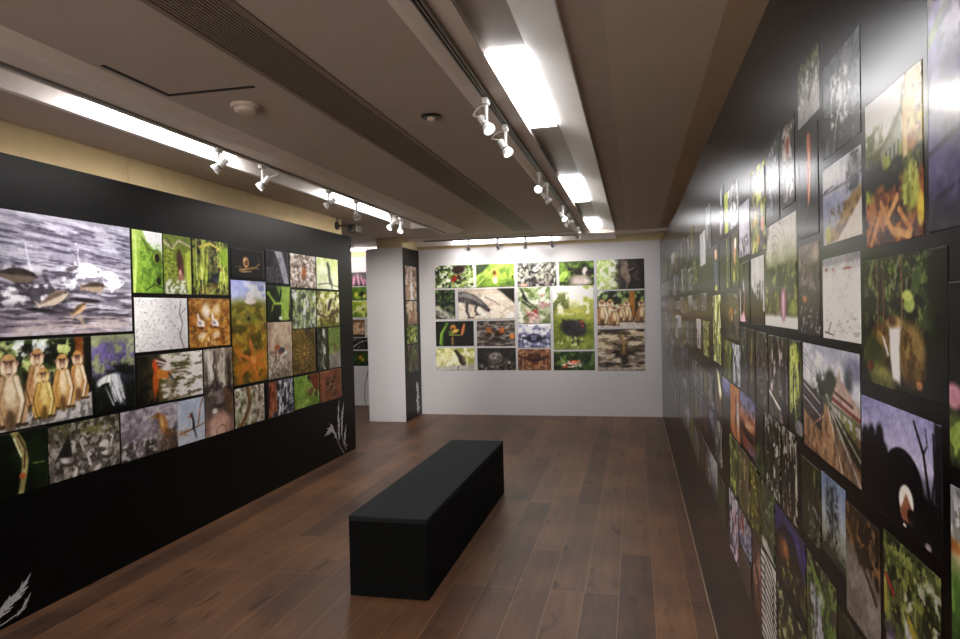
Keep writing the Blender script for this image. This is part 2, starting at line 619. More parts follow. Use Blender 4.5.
zR, zLt, zB = zc - .036, zc - .049, zc - .054
g1, g2, g3 = 'spotlights on the centre track', 'spotlights on the track near the matte wall', 'spotlights above the end wall'
spot(-.683, 3.27, zR, (.52, -.42, -.74), 'biggest white track spotlight, head tilted down, its lens glaring bright', g1, .10, energy=36, watt_size=120)
spot(-.683, 3.78, zR, (.50, -.25, -.80), 'big white track spotlight with a looped cable, just behind the biggest one', g1, .10, energy=36, watt_size=120)
spot(-.683, 5.16, zR, (-.15, -.80, -.45), 'small spotlight whose lens glares at the viewer, ahead of the middle fluorescent panel', g1, .085, cable=False, energy=2)
spot(-.683, 5.60, zR, (.55, .20, -.75), 'dim small spotlight hanging just behind the glaring one, by the middle fluorescent panel', g1, .10, energy=4)
spot(-.683, 6.92, zR, (.40, -.45, -.6), 'bright small spotlight with a sideways bracket past the middle fluorescent panel', g1, .085, energy=6)
spot(-.683, 7.50, zR, (-.80, .48, -.36), 'tiny dim spotlight second from the end of the centre track', g1, .085, cable=False, energy=90, watt_size=50)
spot(-.683, 8.80, zR, (-.3, .7, -.6), 'last tiny spotlight at the end of the centre track', g1, .085, cable=False, energy=14)

spot(-2.425, 3.72, zLt, (-.62, -.30, -.60), 'white spotlight silhouetted on the large glowing strip near the cream fascia', g2, .08, cable=False, energy=26)
spot(-2.425, 4.22, zLt, (-.55, -.35, -.70), 'white spotlight with a stub of cable, just past the large glowing strip', g2, .10, energy=26)
spot(-2.425, 5.25, zLt, (-.65, -.25, -.55), 'dark-faced spotlight at the near end of the smaller glowing strip', g2, .085, cable=False, energy=26)
spot(-2.425, 5.82, zLt, (-.27, .90, -.34), 'spotlight hanging against the middle of the smaller glowing strip', g2, .11, cable=False, energy=170, watt_size=42)
spot(-2.425, 6.72, zLt, (-.35, -.60, -.65), 'glaring spotlight of the close pair at the far end of the smaller glowing strip', g2, .10, energy=5)
spot(-2.425, 7.02, zLt, (.05, -.50, -.75), 'second spotlight of the close pair, the one away from the cream fascia', g2, .10, energy=5)

spot(-2.33, 9.71, zB, (-.25, .55, -.70), 'tiny spotlight over the end wall, the one closest to the pillar', g3, .08, cable=False, energy=17, watt_size=130)
spot(-1.90, 9.71, zB, (.2, .55, -.70), 'tiny spotlight with a side loop of cable over the end wall', g3, .08, cable=True, energy=17, watt_size=130)
spot(-1.50, 9.71, zB, (-.15, .55, -.75), 'tiny spotlight over the middle of the end wall photos', g3, .08, cable=False, energy=17, watt_size=130)
spot(-1.12, 9.71, zB, (.35, .5, -.70), 'tiny spotlight over the end wall, the one closest to the centre track', g3, .08, cable=False, energy=10, watt_size=130)

# ------------------------------------------------------------------ ceiling fittings
t = thing('air_grille', 'long bronze-grey slotted air grille running along the ceiling', 'air grille', (-1.435, 3.4, zc))
b_ = bmesh.new()
for a0, a1 in ((-.145, -.118), (.118, .145)):
    box(b_, a0, a1, -5.75, 5.76, -.006, .012)
box(b_, -.145, .145, 5.745, 5.775, -.006, .012)
obj('frame', b_, M['grille'], t)
b_ = bmesh.new()
for k in range(15):
    xx = -.1085 + k * .0155
    box(b_, xx - .0046, xx + .0046, -5.75, 5.745, -.003, .012)
obj('slats', b_, M['grille'], t)
b_ = bmesh.new()
box(b_, -.12, .12, -5.75, 5.745, .013, .019)
obj('duct_backing', b_, M['dark'], t)
for y_ in (4.4, 7.0):
    pass

t = thing('ceiling_hatch', 'ceiling access panel with a dark open gap along two edges', 'access panel', (-1.92, 2.45, zc))
b_ = bmesh.new()
prism(b_, [(-.213, -.0004), (.225, -.0004), (.225, .0), (-.213, .0)], -.0, .434)
obj('panel', b_, M['ceiling'], t)
b_ = bmesh.new()
prism(b_, [(-.236, -.0035), (-.216, -.0035), (-.216, 0), (-.236, 0)], .03, .458)
prism(b_, [(-.236, -.0035), (.225, -.0035), (.225, 0), (-.236, 0)], .437, .458)
obj('gap', b_, M['dark'], t)

t = thing('smoke_detector', 'round taupe smoke detector on the ceiling beside the access panel', 'smoke detector', (-1.89, 3.14, zc))
b_ = bmesh.new()
lathe(b_, [(.07, 0), (.072, .012), (.066, .018)], (0, 0, 0), (0, 0, -1), 28)
obj('base', b_, M['beige_plastic'], t)
b_ = bmesh.new()
lathe(b_, [(.055, .018), (.055, .022), (.05, .036), (.035, .042)], (0, 0, 0), (0, 0, -1), 28)
obj('cap', b_, M['beige_plastic'], t)

t = thing('ceiling_sensor', 'small black recessed sensor disc in the middle of the ceiling', 'sensor', (-1.055, 3.60, zc))
b_ = bmesh.new()
lathe(b_, [(.055, 0), (.056, .006), (.050, .012), (.036, .012)], (0, 0, 0), (0, 0, -1), 28)
obj('ring', b_, M['black_plastic'], t)
b_ = bmesh.new()
lathe(b_, [(.024, .012), (.024, .024), (.016, .030)], (0, 0, 0), (0, 0, -1), 20)
obj('lens', b_, M['beige_plastic'], t)

# camera above the end of the matte wall
t = thing('security_camera', 'small grey security camera on a black bracket above the end of the matte wall', 'camera', (-3.216, 7.14, 2.56))
b_ = bmesh.new()
lathe(b_, [(.048, 0), (.048, .014), (.036, .022)], (0, 0, 0), (1, 0, 0), 24)
tube(b_, [(.012, 0, .03), (.012, 0, .062), (.012, 0, .088)], .006)
obj('mount', b_, M['black_plastic'], t)
b_ = bmesh.new()
tube(b_, [(.02, 0, 0), (.07, .03, 0), (.10, .10, -.004), (.11, .16, -.004)], .009)
obj('arm', b_, M['black_plastic'], t)
b_ = bmesh.new()
box(b_, .06, .17, .15, .33, -.06, .035, 0, .008)
bd = obj('camera_body', b_, M['cctv'], t)
b_ = bmesh.new()
lathe(b_, [(.024, 0), (.026, .012), (.018, .016)], (.115, .15, -.012), (0, -1, 0), 18)
obj('lens', b_, M['black_plastic'], bd)

# ------------------------------------------------------------------ bench
t = thing('bench', 'long low black felt-covered block bench on the plank floor', 'bench', (-1.368, 4.745, 0))
b_ = bmesh.new()
box(b_, -.231, .231, -1.132, 1.132, 0, .425)
es = [e for e in b_.edges if abs(e.verts[0].co.z - e.verts[1].co.z) > .1]
bmesh.ops.bevel(b_, geom=es, offset=.008, segments=3, affect='EDGES', profile=.5)
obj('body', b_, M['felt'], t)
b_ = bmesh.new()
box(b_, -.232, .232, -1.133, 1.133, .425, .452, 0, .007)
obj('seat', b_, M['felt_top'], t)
b_ = bmesh.new()
box(b_, -.2314, .2314, -1.1324, 1.1324, .4235, .4262)
obj('seam', b_, M['dark'], t)


# ------------------------------------------------------------------ white plant drawings stuck to the walls
def wall_frame(side, at, along, z):
    """origin and rotation: local x along the wall as one faces it, local -y towards the room"""
    if side == 'L':
        return (at, along, z), PI / 2
    if side == 'R':
        return (at, along, z), -PI / 2
    return (along, at, z), 0.0


def leaf_poly(bm, p, ang, ln, wd, y, curl=0.0):
    """flat pointed leaf lying on the wall"""
    n = 7
    lft, rgt = [], []
    x, z, a = p[0], p[1], ang
    for i in range(n + 1):
        t_ = i / n
        w = wd * math.sin(PI * min(1, t_ * .96 + .04)) ** .8 * (1 - .35 * t_)
        nx, nz = -math.sin(a), math.cos(a)
        lft.append(bm.verts.new((x + nx * w, y, z + nz * w)))
        rgt.append(bm.verts.new((x - nx * w, y, z - nz * w)))
        x += math.cos(a) * ln / n
        z += math.sin(a) * ln / n
        a += curl / n
    for i in range(n):
        bm.faces.new((lft[i], rgt[i], rgt[i + 1], lft[i + 1]))


def stem_poly(bm, pts, w, y):
    for (x0, z0), (x1, z1) in zip(pts, pts[1:]):
        a = math.atan2(z1 - z0, x1 - x0)
        nx, nz = -math.sin(a) * w, math.cos(a) * w
        bm.faces.new([bm.verts.new(v) for v in ((x0 + nx, y, z0 + nz), (x0 - nx, y, z0 - nz), (x1 - nx, y, z1 - nz), (x1 + nx, y, z1 + nz))])


def ear(heads, base, ang, ln, wd, rng, y, n=16, curl=0.0):
    """seed head: many thin pointed grains either side of a bending stalk"""
    bm = bmesh.new()
    heads.append(bm)
    x, z, a = base[0], base[1], ang
    n = int(n * 1.7)
    pts = [(x, z)]
    for i in range(n):
        s = 1 - .6 * abs(i / n - .35)
        for sd in (-1, 1):
            leaf_poly(bm, (x + sd * rng.uniform(0, .012) * math.sin(a), z), a + sd * rng.uniform(.15, .75), wd * s * rng.uniform(.45, 1.0), wd * .075 * rng.uniform(.6, 1.2), y - rng.uniform(0, .0006), -sd * .3)
        x += math.cos(a) * ln / n
        z += math.sin(a) * ln / n
        a += curl / n
        pts.append((x, z))
    leaf_poly(bm, (x, z), a, wd * .9, wd * .08, y)
    stem_poly(bm, pts, wd * .03, y)


def decal(side, at, along, z, label, build, mat='decal'):
    loc, rz = wall_frame(side, at, along, z)
    rng = random.Random(hash(label) % 1000 if False else len(label))
    t_ = thing('plant_drawing', label, 'wall drawing', loc, 'white plant drawings low on the walls', rz)
    b2 = bmesh.new()
    heads = []
    build(heads, b2, rng)
    for b1 in heads:
        obj('seed_head', b1, M[mat], t_)
    obj('stalk', b2, M[mat], t_)
    return t_


def wheat_big(b1, b2, rng):
    """origin at the foot of the drawing"""
    y = -.0012
    stem_poly(b2, [(-.0, .0), (-.10, .09), (-.19, .20), (-.24, .27)], .004, y)
    stem_poly(b2, [(.06, .03), (.0, .10), (-.05, .22)], .004, y)
    stem_poly(b2, [(.09, .06), (.02, .12)], .004, y)
    ear(b1, (-.19, .20), 2.05, .14, .10, rng, y, 8, .5)
    ear(b1, (-.25, .31), 2.75, .13, .13, rng, y, 8, .7)
    ear(b1, (-.12, .17), 1.66, .22, .11, rng, y, 11, -.1)
    ear(b1, (-.14, .37), 1.52, .17, .09, rng, y, 9, -.15)
    ear(b1, (-.05, .21), 1.60, .19, .10, rng, y, 9, -.2)
    ear(b1, (-.05, .37), 1.30, .14, .09, rng, y, 8, -.1)
    ear(b1, (.0, .10), 1.2, .15, .09, rng, y, 8, .1)


def wheat_low(b1, b2, rng):
    y = -.0012
    stem_poly(b2, [(-.34, -.0), (-.10, .022), (.02, .045)], .003, y)
    ear(b1, (-.32, .035), .12, .12, .085, rng, y, 9, .2)
    ear(b1, (-.20, .05), .32, .14, .095, rng, y, 10, .3)
    ear(b1, (-.07, .095), .55, .12, .075, rng, y, 9, .3)
    ear(b1, (-.03, .028), .5, .08, .055, rng, y, 7, .4)
    ear(b1, (-.25, .12), 1.35, .11, .04, rng, y, 8, .0)


def spray(heads, b2, rng):
    y = -.0012
    b1 = bmesh.new()
    heads.append(b1)
    stem_poly(b2, [(0, 0), (.02, .15), (.0, .30), (.03, .42)], .006, y)
    for i in range(13):
        z_ = .03 + i * .033
        for sd in (-1, 1):
            leaf_poly(b1, (.02 * math.sin(i), z_), PI / 2 + sd * rng.uniform(.5, 1.3), rng.uniform(.05, .11), .022, y - .0002 * i)


def sprig(b1, b2, rng):
    y = -.0012
    stem_poly(b2, [(0, .0), (-.03, .12), (-.02, .30), (.02, .48), (.05, .58)], .006, y)
    ear(b1, (.0, .40), 1.3, .22, .05, rng, y, 8, -.3)


decal('L', -3.216, 7.20, .012, 'white wheat-ear drawing at the foot of the matte wall, beside its far end', wheat_big)
decal('L', -3.216, 3.02, .005, 'feathery white grass drawing at the foot of the matte wall, bottom corner', wheat_low, 'decal')
decal('L', -3.236, 9.97, .03, 'white leafy spray on the black side of the pillar, just above the floor', spray)
decal('B', YF, -4.50, .012, 'thin grey sprig on the white wall of the room beyond the pillar', sprig, 'decal_dim')

# ------------------------------------------------------------------ photo prints: hand-painted colour on fine grids
def sstep(a, b, x):
    t_ = np.clip((x - a) / (b - a + 1e-9), 0, 1)
    return t_ * t_ * (3 - 2 * t_)


class Pic:
    """little painter; u runs 0-1 to the right, v 0-1 downwards, sizes are in picture heights"""

    def __init__(s, asp, nx, ny, seed):
        s.asp = asp
        s.ru = 1.0
        u, v = np.meshgrid(np.linspace(0, 1, nx), np.linspace(0, 1, ny))
        s.u, s.v, s.x = u, v, u * asp
        s.c = np.zeros((ny, nx, 3))
        s.rng = np.random.RandomState(seed)
        s.px = 1.0 / ny

    def mix(s, m, c):
        s.c += (np.asarray(c, float) / 255 - s.c) * m[..., None]
        return s

    def bg(s, c):
        s.c[:] = np.asarray(c, float) / 255
        return s

    def g(s, *cs, h=False):
        """gradient through the given colours, downwards or (h) to the right"""
        k = (s.u if h else s.v) * (len(cs) - 1)
        cs = np.asarray(cs, float) / 255
        i = np.clip(k.astype(int), 0, len(cs) - 2)
        w = (k - i)[..., None]
        s.c = cs[i] * (1 - w) + cs[i + 1] * w
        return s

    def n(s, fx, fy, octv=4, ang=0.0):
        fx, fy = fx * 1.2, fy * 1.2
        ca, sa = math.cos(ang), math.sin(ang)
        X, Y = s.x * ca + s.v * sa, -s.x * sa + s.v * ca
        out, amp, tot = 0, 1.0, 0
        for o in range(octv):
            gx, gy = X * fx * 2 ** o + 50, Y * fy * 2 ** o + 50
            tb = s.rng.rand(64, 64)
            ix, iy = np.floor(gx).astype(int), np.floor(gy).astype(int)
            tx, ty = gx - ix, gy - iy
            tx, ty = tx * tx * (3 - 2 * tx), ty * ty * (3 - 2 * ty)
            q = lambda a, b: tb[b % 64, a % 64]
            out = out + amp * ((q(ix, iy) * (1 - tx) + q(ix + 1, iy) * tx) * (1 - ty) + (q(ix, iy + 1) * (1 - tx) + q(ix + 1, iy + 1) * tx) * ty)
            tot += amp
            amp *= .58
        out = out / tot
        return np.clip(.5 + (out - out.mean()) / (out.std() + 1e-6) * .2, 0, 1)

    def t(s, c, fx, fy, th=.55, so=.12, al=1.0, box=None, ang=0.0, octv=4):
        """patches of colour c where a noise field is above th"""
        m = sstep(th - so, th + so, s.n(fx, fy, octv, ang)) * al
        if box:
            m = m * s.box(*box)
        return s.mix(m, c)

    def box(s, u0, v0, u1, v1, so=.04):
        return sstep(u0 - so, u0 + so, s.u) * (1 - sstep(u1 - so, u1 + so, s.u)) * sstep(v0 - so, v0 + so, s.v) * (1 - sstep(v1 - so, v1 + so, s.v))

    def r(s, u0, v0, u1, v1, c, so=.012, al=1.0):
        return s.mix(s.box(u0, v0, u1, v1, so) * al, c)

    def e(s, cx, cy, rx, ry, c, rot=0, so=.25, al=1.0):
        a = math.radians(rot)
        dx, dy = (s.x - cx * s.asp) / s.ru, s.v - cy
        X, Y = dx * math.cos(a) + dy * math.sin(a), -dx * math.sin(a) + dy * math.cos(a)
        d = np.sqrt((X / rx) ** 2 + (Y / ry) ** 2)
        return s.mix((1 - sstep(1 - so, 1 + so, d)) * al, c)

    def ring(s, cx, cy, rad, w, c, al=1.0):
        d = np.hypot(s.x - cx * s.asp, s.v - cy)
        return s.mix((1 - sstep(w * .6, w * 1.3, abs(d - rad))) * al, c)

    def p(s, pts, c, so=None, al=1.0):
        so = max(so or 0, s.px)
        q = [(a * s.asp, b) for a, b in pts]
        ins = np.zeros(s.u.shape, bool)
        dist = np.full(s.u.shape, 9.0)
        for (x0, y0), (x1, y1) in zip(q, q[1:] + q[:1]):
            if y0 != y1:
                cr_ = ((y0 > s.v) != (y1 > s.v)) & (s.x < (x1 - x0) * (s.v - y0) / (y1 - y0) + x0)
                ins ^= cr_
            L2 = (x1 - x0) ** 2 + (y1 - y0) ** 2 + 1e-12
            tt = np.clip(((s.x - x0) * (x1 - x0) + (s.v - y0) * (y1 - y0)) / L2, 0, 1)
            dist = np.minimum(dist, np.hypot(s.x - x0 - tt * (x1 - x0), s.v - y0 - tt * (y1 - y0)))
        sd = np.where(ins, -dist, dist)
        return s.mix((1 - sstep(-so, so, sd)) * al, c)

    def l(s, pts, w, c, w1=None, al=1.0):
        q = [(a * s.asp, b) for a, b in pts]
        w1 = w if w1 is None else w1
        nseg = len(q) - 1
        m = np.zeros(s.u.shape)
        for i, ((x0, y0), (x1, y1)) in enumerate(zip(q, q[1:])):
            L2 = (x1 - x0) ** 2 + (y1 - y0) ** 2 + 1e-12
            tt = np.clip(((s.x - x0) * (x1 - x0) + (s.v - y0) * (y1 - y0)) / L2, 0, 1)
            d = np.hypot(s.x - x0 - tt * (x1 - x0), s.v - y0 - tt * (y1 - y0))
            ww = w + (w1 - w) * (i + tt) / nseg
            ef = np.maximum(ww, s.px * .6)
            m = np.maximum(m, (1 - sstep(ef * .5, ef * 1.25, d)) * np.clip(ww / (s.px * .6), .3, 1))
        return s.mix(m * al, c)

    def d(s, n, c, r0, r1, box=(0, 0, 1, 1), al=1.0, fl=1.0):
        for _ in range(n):
            a, b = s.rng.rand(2)
            rr = r0 + (r1 - r0) * s.rng.rand()
            s.e(box[0] + a * (box[2] - box[0]), box[1] + b * (box[3] - box[1]), rr * fl, rr, c, s.rng.rand() * 50 - 25, .4, al)
        return s

    def k(s, n, cs, ln, w, box=(0, 0, 1, 1), ang=90, sp=20, al=.85):
        """scattered strokes: grass, reeds, twigs, ripples"""
        for i in range(n):
            a, b = s.rng.rand(2)
            th = math.radians(ang + (s.rng.rand() * 2 - 1) * sp)
            L_ = ln * (.6 + .8 * s.rng.rand())
            u_, v_ = box[0] + a * (box[2] - box[0]), box[1] + b * (box[3] - box[1])
            s.l([(u_, v_), (u_ + math.cos(th) * L_ / s.asp, v_ - math.sin(th) * L_)], w, cs[i % len(cs)], w * .4, al)
        return s

    def bird(s, u, v, h, c, belly=None, flip=1, leg=None, neck=.5, beak=(190, 150, 70)):
        """standing bird, h tall in picture heights, facing right (flip=1) or left"""
        k = lambda a: u + flip * a * h / s.asp
        if leg:
            for a in (-.02, .1):
                s.l([(k(a), v - .25 * h), (k(a + .02), v)], .025 * h, leg)
        s.e(u, v - .42 * h, .34 * h, .19 * h, c, -flip * 22)
        s.p([(k(-.2), v - .4 * h), (k(-.62), v - .22 * h), (k(-.3), v - .22 * h)], c)
        if belly:
            s.e(k(.1), v - .34 * h, .18 * h, .11 * h, belly, -flip * 22, .5)
        s.l([(k(.22), v - .5 * h), (k(.3), v - (.5 + neck * .45) * h), (k(.34), v - (.5 + neck * .8) * h)], .1 * h, c, .06 * h)
        s.e(k(.36), v - (.54 + neck * .8) * h, .085 * h, .075 * h, c)
        s.p([(k(.40), v - (.58 + neck * .8) * h), (k(.62), v - (.52 + neck * .8) * h), (k(.40), v - (.5 + neck * .8) * h)], beak)
        return s

    def fish(s, u, v, L, H, back, belly, rot=0, fl=1):
        a = math.radians(rot)
        def q(pts):
            return [(u + ((x * fl * L) * math.cos(a) - (y * H) * math.sin(a)) / s.asp, v + (x * fl * L) * math.sin(a) + (y * H) * math.cos(a)) for x, y in pts]
        s.p(q([(.5, .02), (.40, -.26), (.2, -.46), (-.05, -.48), (-.28, -.24), (-.38, -.12), (-.5, -.5), (-.46, 0), (-.5, .5), (-.38, .12), (-.25, .28), (0, .5), (.25, .44), (.42, .24)]), belly)
        s.p(q([(.5, .0), (.40, -.26), (.2, -.46), (-.05, -.48), (-.28, -.24), (-.38, -.12), (-.48, -.4), (-.4, -.02), (0, -.02), (.35, -.02)]), back, .012)
        ex = q([(.40, -.06)])[0]
        return s.e(ex[0], ex[1], H * .07, H * .07, (20, 18, 18))

    def monkey(s, u, v, h, fur=(172, 134, 92), light=(222, 200, 168), face=(150, 112, 98), fl=1):
        """seated macaque, v is the ground line"""
        k = lambda a: u + fl * a * h / s.asp
        dk = tuple(int(q * .45) for q in fur)
        q = lambda pts: [(k(a), v - b * h) for a, b in pts]
        s.e(k(0), v - .30 * h, .20 * h, .31 * h, dk, 0, .2)
        s.e(k(0), v - .56 * h, .15 * h, .20 * h, dk, 0, .2)
        s.e(k(0), v - .31 * h, .165 * h, .29 * h, fur, 0, .25)
        s.e(k(0), v - .57 * h, .13 * h, .18 * h, fur, 0, .25)
        s.e(k(.01), v - .45 * h, .075 * h, .24 * h, light, 0, .5, .85)
        s.e(k(.0), v - .12 * h, .07 * h, .12 * h, dk, 0, .5, .8)
        for a in (-1, 1):
            s.e(k(a * .19), v - .17 * h, .075 * h, .15 * h, fur, a * fl * 14, .25)
            s.l(q([(a * .11, .64), (a * .185, .40), (a * .20, .34), (a * .12, .04)]), .062 * h, dk, .045 * h)
            s.l(q([(a * .105, .64), (a * .175, .40), (a * .19, .34), (a * .11, .04)]), .046 * h, light if a * fl > 0 else fur, .030 * h)
            s.e(k(a * .12), v - .025 * h, .055 * h, .03 * h, dk)
            s.e(k(a * .22), v - .02 * h, .06 * h, .025 * h, dk)
        s.e(k(0), v - .82 * h, .125 * h, .135 * h, fur, 0, .15)
        s.e(k(0), v - .91 * h, .08 * h, .045 * h, (190, 146, 92), 0, .6, .7)
        for a in (-1, 1):
            s.e(k(a * .125), v - .83 * h, .03 * h, .04 * h, face)
            s.e(k(a * .075), v - .77 * h, .05 * h, .075 * h, light, 0, .4)
        s.p(q([(-.075, .88), (.075, .88), (.05, .72), (0, .66), (-.05, .72)]), face, .015)
        s.e(k(0), v - .735 * h, .04 * h, .05 * h, light, 0, .5, .7)
        s.l(q([(-.07, .865), (0, .85), (.07, .865)]), .014 * h, dk)
        for a in (-1, 1):
            s.e(k(a * .035), v - .83 * h, .014 * h, .012 * h, (26, 18, 16))
        return s.l(q([(-.025, .70), (.025, .70)]), .008 * h, (70, 46, 42))

    def leafage(s, cs, f=7, dark=(14, 18, 10)):
        s.bg(dark)
        for i, c in enumerate(cs):
            s.t(c, f * (1 + .4 * i), f * (1 + .3 * i), .52 + .04 * i, .06, .85)
        return s


def roundtrip(c):
    c = np.clip(c, 0, 1)
    return np.where(c <= .04045, c / 12.92, ((c + .055) / 1.055) ** 2.4)


PRINTS = []


def photo(side, wall_at, a0, a1, z1, z0, label, draw, group, mat='print', cat='photo', gain=1.0, thick=None):
    """one mounted print: a0 / a1 are the wall coordinates of its edges as one faces it, z1 top, z0 foot"""
    w, h = abs(a1 - a0), z1 - z0
    thick = thick or {'R': .0006, 'L': .0012, 'B': .002}[side]
    mid = (a0 + a1) / 2
    loc, rz = wall_frame(side, wall_at, mid, z0)
    P_ = (lambda a, z: (wall_at, a, z)) if side in 'LR' else (lambda a, z: (a, wall_at, z))
    q = [pix(P_(a, z)) for a in (a0, a1) for z in (z0, z1)]
    wp = max(abs(q[0][0] - q[2][0]), abs(q[1][0] - q[3][0]))
    hp = max(abs(q[0][1] - q[1][1]), abs(q[2][1] - q[3][1]))
    k = 1.5
    nx = int(min(170, max(14, wp * k if side != 'R' else max(wp * 1.7, 26))))
    ny = int(min(200, max(16, hp * k)))
    pc = Pic(w / h, nx, ny, len(PRINTS) + 11)
    pc.ru = max(1.0, w / h) if side == 'R' else 1.0
    draw(pc)
    # fine grain, a little less green, firmer contrast
    c_ = np.clip(pc.c, 0, 1)
    pd = np.pad(c_, ((1, 1), (1, 1), (0, 0)), 'edge')
    c_ = (4 * c_ + pd[:-2, 1:-1] + pd[2:, 1:-1] + pd[1:-1, :-2] + pd[1:-1, 2:]) / 8
    c_ = c_ * (1 + .5 * (pc.n(3, 3, 3)[..., None] - .5) * (1 - .9 * c_))
    gr = pc.n(22, 22, 3)[..., None] - .5
    c_ = c_ * (1 + .38 * gr * (1 - .75 * c_))
    dg = np.maximum(0, c_[..., 1] - c_[..., 0])
    c_[..., 0] += .22 * dg
    c_[..., 1] -= .18 * dg
    c_[..., 2] += .10 * dg
    lum = c_.mean(-1, keepdims=True)
    c_ = np.clip(lum + (c_ - lum) * (.76 if side == 'R' else .88), 0, 1)
    sc_ = .34 if side == 'R' else .62
    c_ = c_ * (1 - sc_) + sc_ * c_ * c_ * (3 - 2 * c_)
    rgb = roundtrip(np.clip(c_ * gain, 0, 1))
    xs = np.linspace(-w / 2, w / 2, nx)
    zs = np.linspace(h, 0, ny)
    gx, gz = np.meshgrid(xs, zs)
    co = np.stack([gx, np.full_like(gx, -thick), gz], -1).reshape(-1, 3)
    col = np.concatenate([rgb.reshape(-1, 3), np.ones((nx * ny, 1))], 1)
    idx = np.arange(nx * ny).reshape(ny, nx)
    fc = np.stack([idx[1:, :-1], idx[1:, 1:], idx[:-1, 1:], idx[:-1, :-1]], -1).reshape(-1, 4)
    # thin edge all round and a back
    loop = np.concatenate([idx[0, :], idx[1:, -1], idx[-1, -2::-1], idx[-2:0:-1, 0]])
    nb = len(loop)
    bco = co[loop].copy()
    bco[:, 1] = 0.0
    bi = np.arange(nb) + nx * ny
    side_f = np.stack([loop, np.roll(loop, -1), np.roll(bi, -1), bi], -1)
    co = np.concatenate([co, bco])
    col = np.concatenate([col, col[loop] * .5])
    col[:, 3] = 1
    fc = np.concatenate([fc, side_f])
    me = bpy.data.meshes.new('picture_print')
    me.vertices.add(len(co))
    me.vertices.foreach_set('co', co.astype(np.float32).ravel())
    me.loops.add(len(fc) * 4)
    me.loops.foreach_set('vertex_index', fc.astype(np.int32).ravel())
    me.polygons.add(len(fc))
    me.polygons.foreach_set('loop_start', np.arange(0, len(fc) * 4, 4, dtype=np.int32))
    me.update(calc_edges=True)
    at = me.color_attributes.new('paint', 'FLOAT_COLOR', 'POINT')
    at.data.foreach_set('color', col.astype(np.float32).ravel())
    o = link('picture_print', me, M[mat])
    o.location = loc
    o.rotation_euler = (0, 0, rz)
    tag(o, label, cat, group)
    PRINTS.append(o)
    return o

# ------------------------------------------------------------------ photos on the matte black wall
GL = 'wildlife photos on the matte black wall'


def LW(y0, y1, z1, z0, label, draw, gain=1.0):
    photo('L', -3.216, y0, y1, z1, z0, label, draw, GL, 'print', 'photo', gain)


def d_fish(p):
    U = lambda q: .256 + .744 * q
    p.g((160, 156, 174), (150, 147, 164), (132, 128, 142), (128, 122, 130), (158, 142, 146))
    p.t((108, 103, 118), 2.2, 26, .54, .14, .7, (0, .0, 1, 1), .09)
    p.t((78, 73, 86), 3, 38, .60, .08, .75, (0, .05, 1, 1.1), .07)
    p.t((190, 187, 201), 3, 30, .62, .08, .7, None, .08)
    p.t((56, 51, 58), 2.5, 34, .59, .07, .8, (0, .62, 1, .95), .03)
    p.t((176, 160, 160), 2, 24, .6, .08, .8, (.3, .86, 1, 1.1))
    p.t((226, 225, 233), 9, 12, .52, .1, .95, (U(-.2), .44, U(.34), .76, .07))
    p.t((226, 225, 233), 9, 12, .54, .1, .95, (U(.4), .42, U(.66), .62, .05))
    p.t((58, 52, 58), 9, 12, .58, .08, .85, (U(-.2), .5, U(.45), .78, .06))
    for q in ((.17, .24), (.54, .2)):
        p.l([(U(q[0]), q[1]), (U(q[0] + .01), .34), (U(q[0] + .035), .47)], .004, (222, 222, 232), .014, .75)
        p.d(14, (226, 226, 236), .003, .007, (U(q[0] - .04), q[1], U(q[0] + .06), .46), .7)
    p.fish(U(.10), .51, .42, .12, (58, 50, 47), (104, 90, 80), 2)
    p.fish(U(.62), .435, .32, .13, (196, 190, 198), (226, 224, 234), 8).e(U(.50), .43, .07, .02, (104, 96, 100), -16)
    p.fish(U(.80), .475, .24, .09, (224, 222, 232), (232, 230, 240), 8)
    p.fish(U(.84), .55, .26, .10, (190, 196, 214), (208, 214, 228), -6).p([(U(.80), .58), (U(.82), .64), (U(.86), .58)], (226, 226, 232))
    p.fish(U(.66), .585, .31, .095, (62, 52, 46), (140, 122, 104), -3).p([(U(.70), .62), (U(.70), .66), (U(.74), .62)], (150, 132, 116))
    p.fish(U(.35), .70, .36, .105, (110, 94, 84), (190, 174, 158), -21)
    p.e(U(.60), .705, .17, .02, (46, 40, 44), 4, .4).e(U(.25), .79, .16, .018, (40, 36, 40), 4, .4)
    p.fish(U(.54), .79, .21, .075, (92, 74, 56), (178, 148, 112), -32)
    p.l([(U(.55), .86), (U(.59), .95)], .03, (176, 150, 128), .008, .6)


LW(2.62, 3.909, 2.178, 1.506, 'largest photo of the matte wall, silvery fish leaping from rippled grey water', d_fish)


def d_eye(p):
    p.bg((122, 168, 58)).g((150, 196, 92), (122, 170, 56), (96, 150, 40))
    p.p([(.30, -.05), (1.05, -.05), (1.05, .5), (.8, .32), (.5, .2)], (226, 224, 226))
    p.p([(.28, .16), (.42, .14), (.75, .30), (1.05, .52), (1.05, .98), (.62, .98), (.30, .9), (.22, .55)], (98, 156, 44), .02)
    p.t((142, 192, 74), 26, 26, .5, .1, .6, (.25, .2, 1, 1))
    p.t((60, 110, 28), 9, 9, .58, .1, .6, (.25, .2, 1, 1))
    p.l([(.30, .10), (.52, .28), (.78, .34), (1, .5)], .012, (70, 62, 46))
    p.e(.80, .42, .13, .15, (70, 122, 30), 20).e(.81, .42, .09, .10, (140, 150, 60), 20).e(.82, .42, .06, .075, (16, 20, 12))
    p.e(.86, .80, .055, .065, (18, 28, 14)).l([(.42, .95), (.7, .86), (1, .92)], .015, (60, 96, 26))
    p.l([(.06, 0), (.10, .5), (.04, 1)], .05, (176, 212, 112), .03, .8)


LW(3.93, 4.224, 2.176, 1.757, 'upright close-up of a green reptile head with a dark round eye, beside the leaping fish', d_eye)


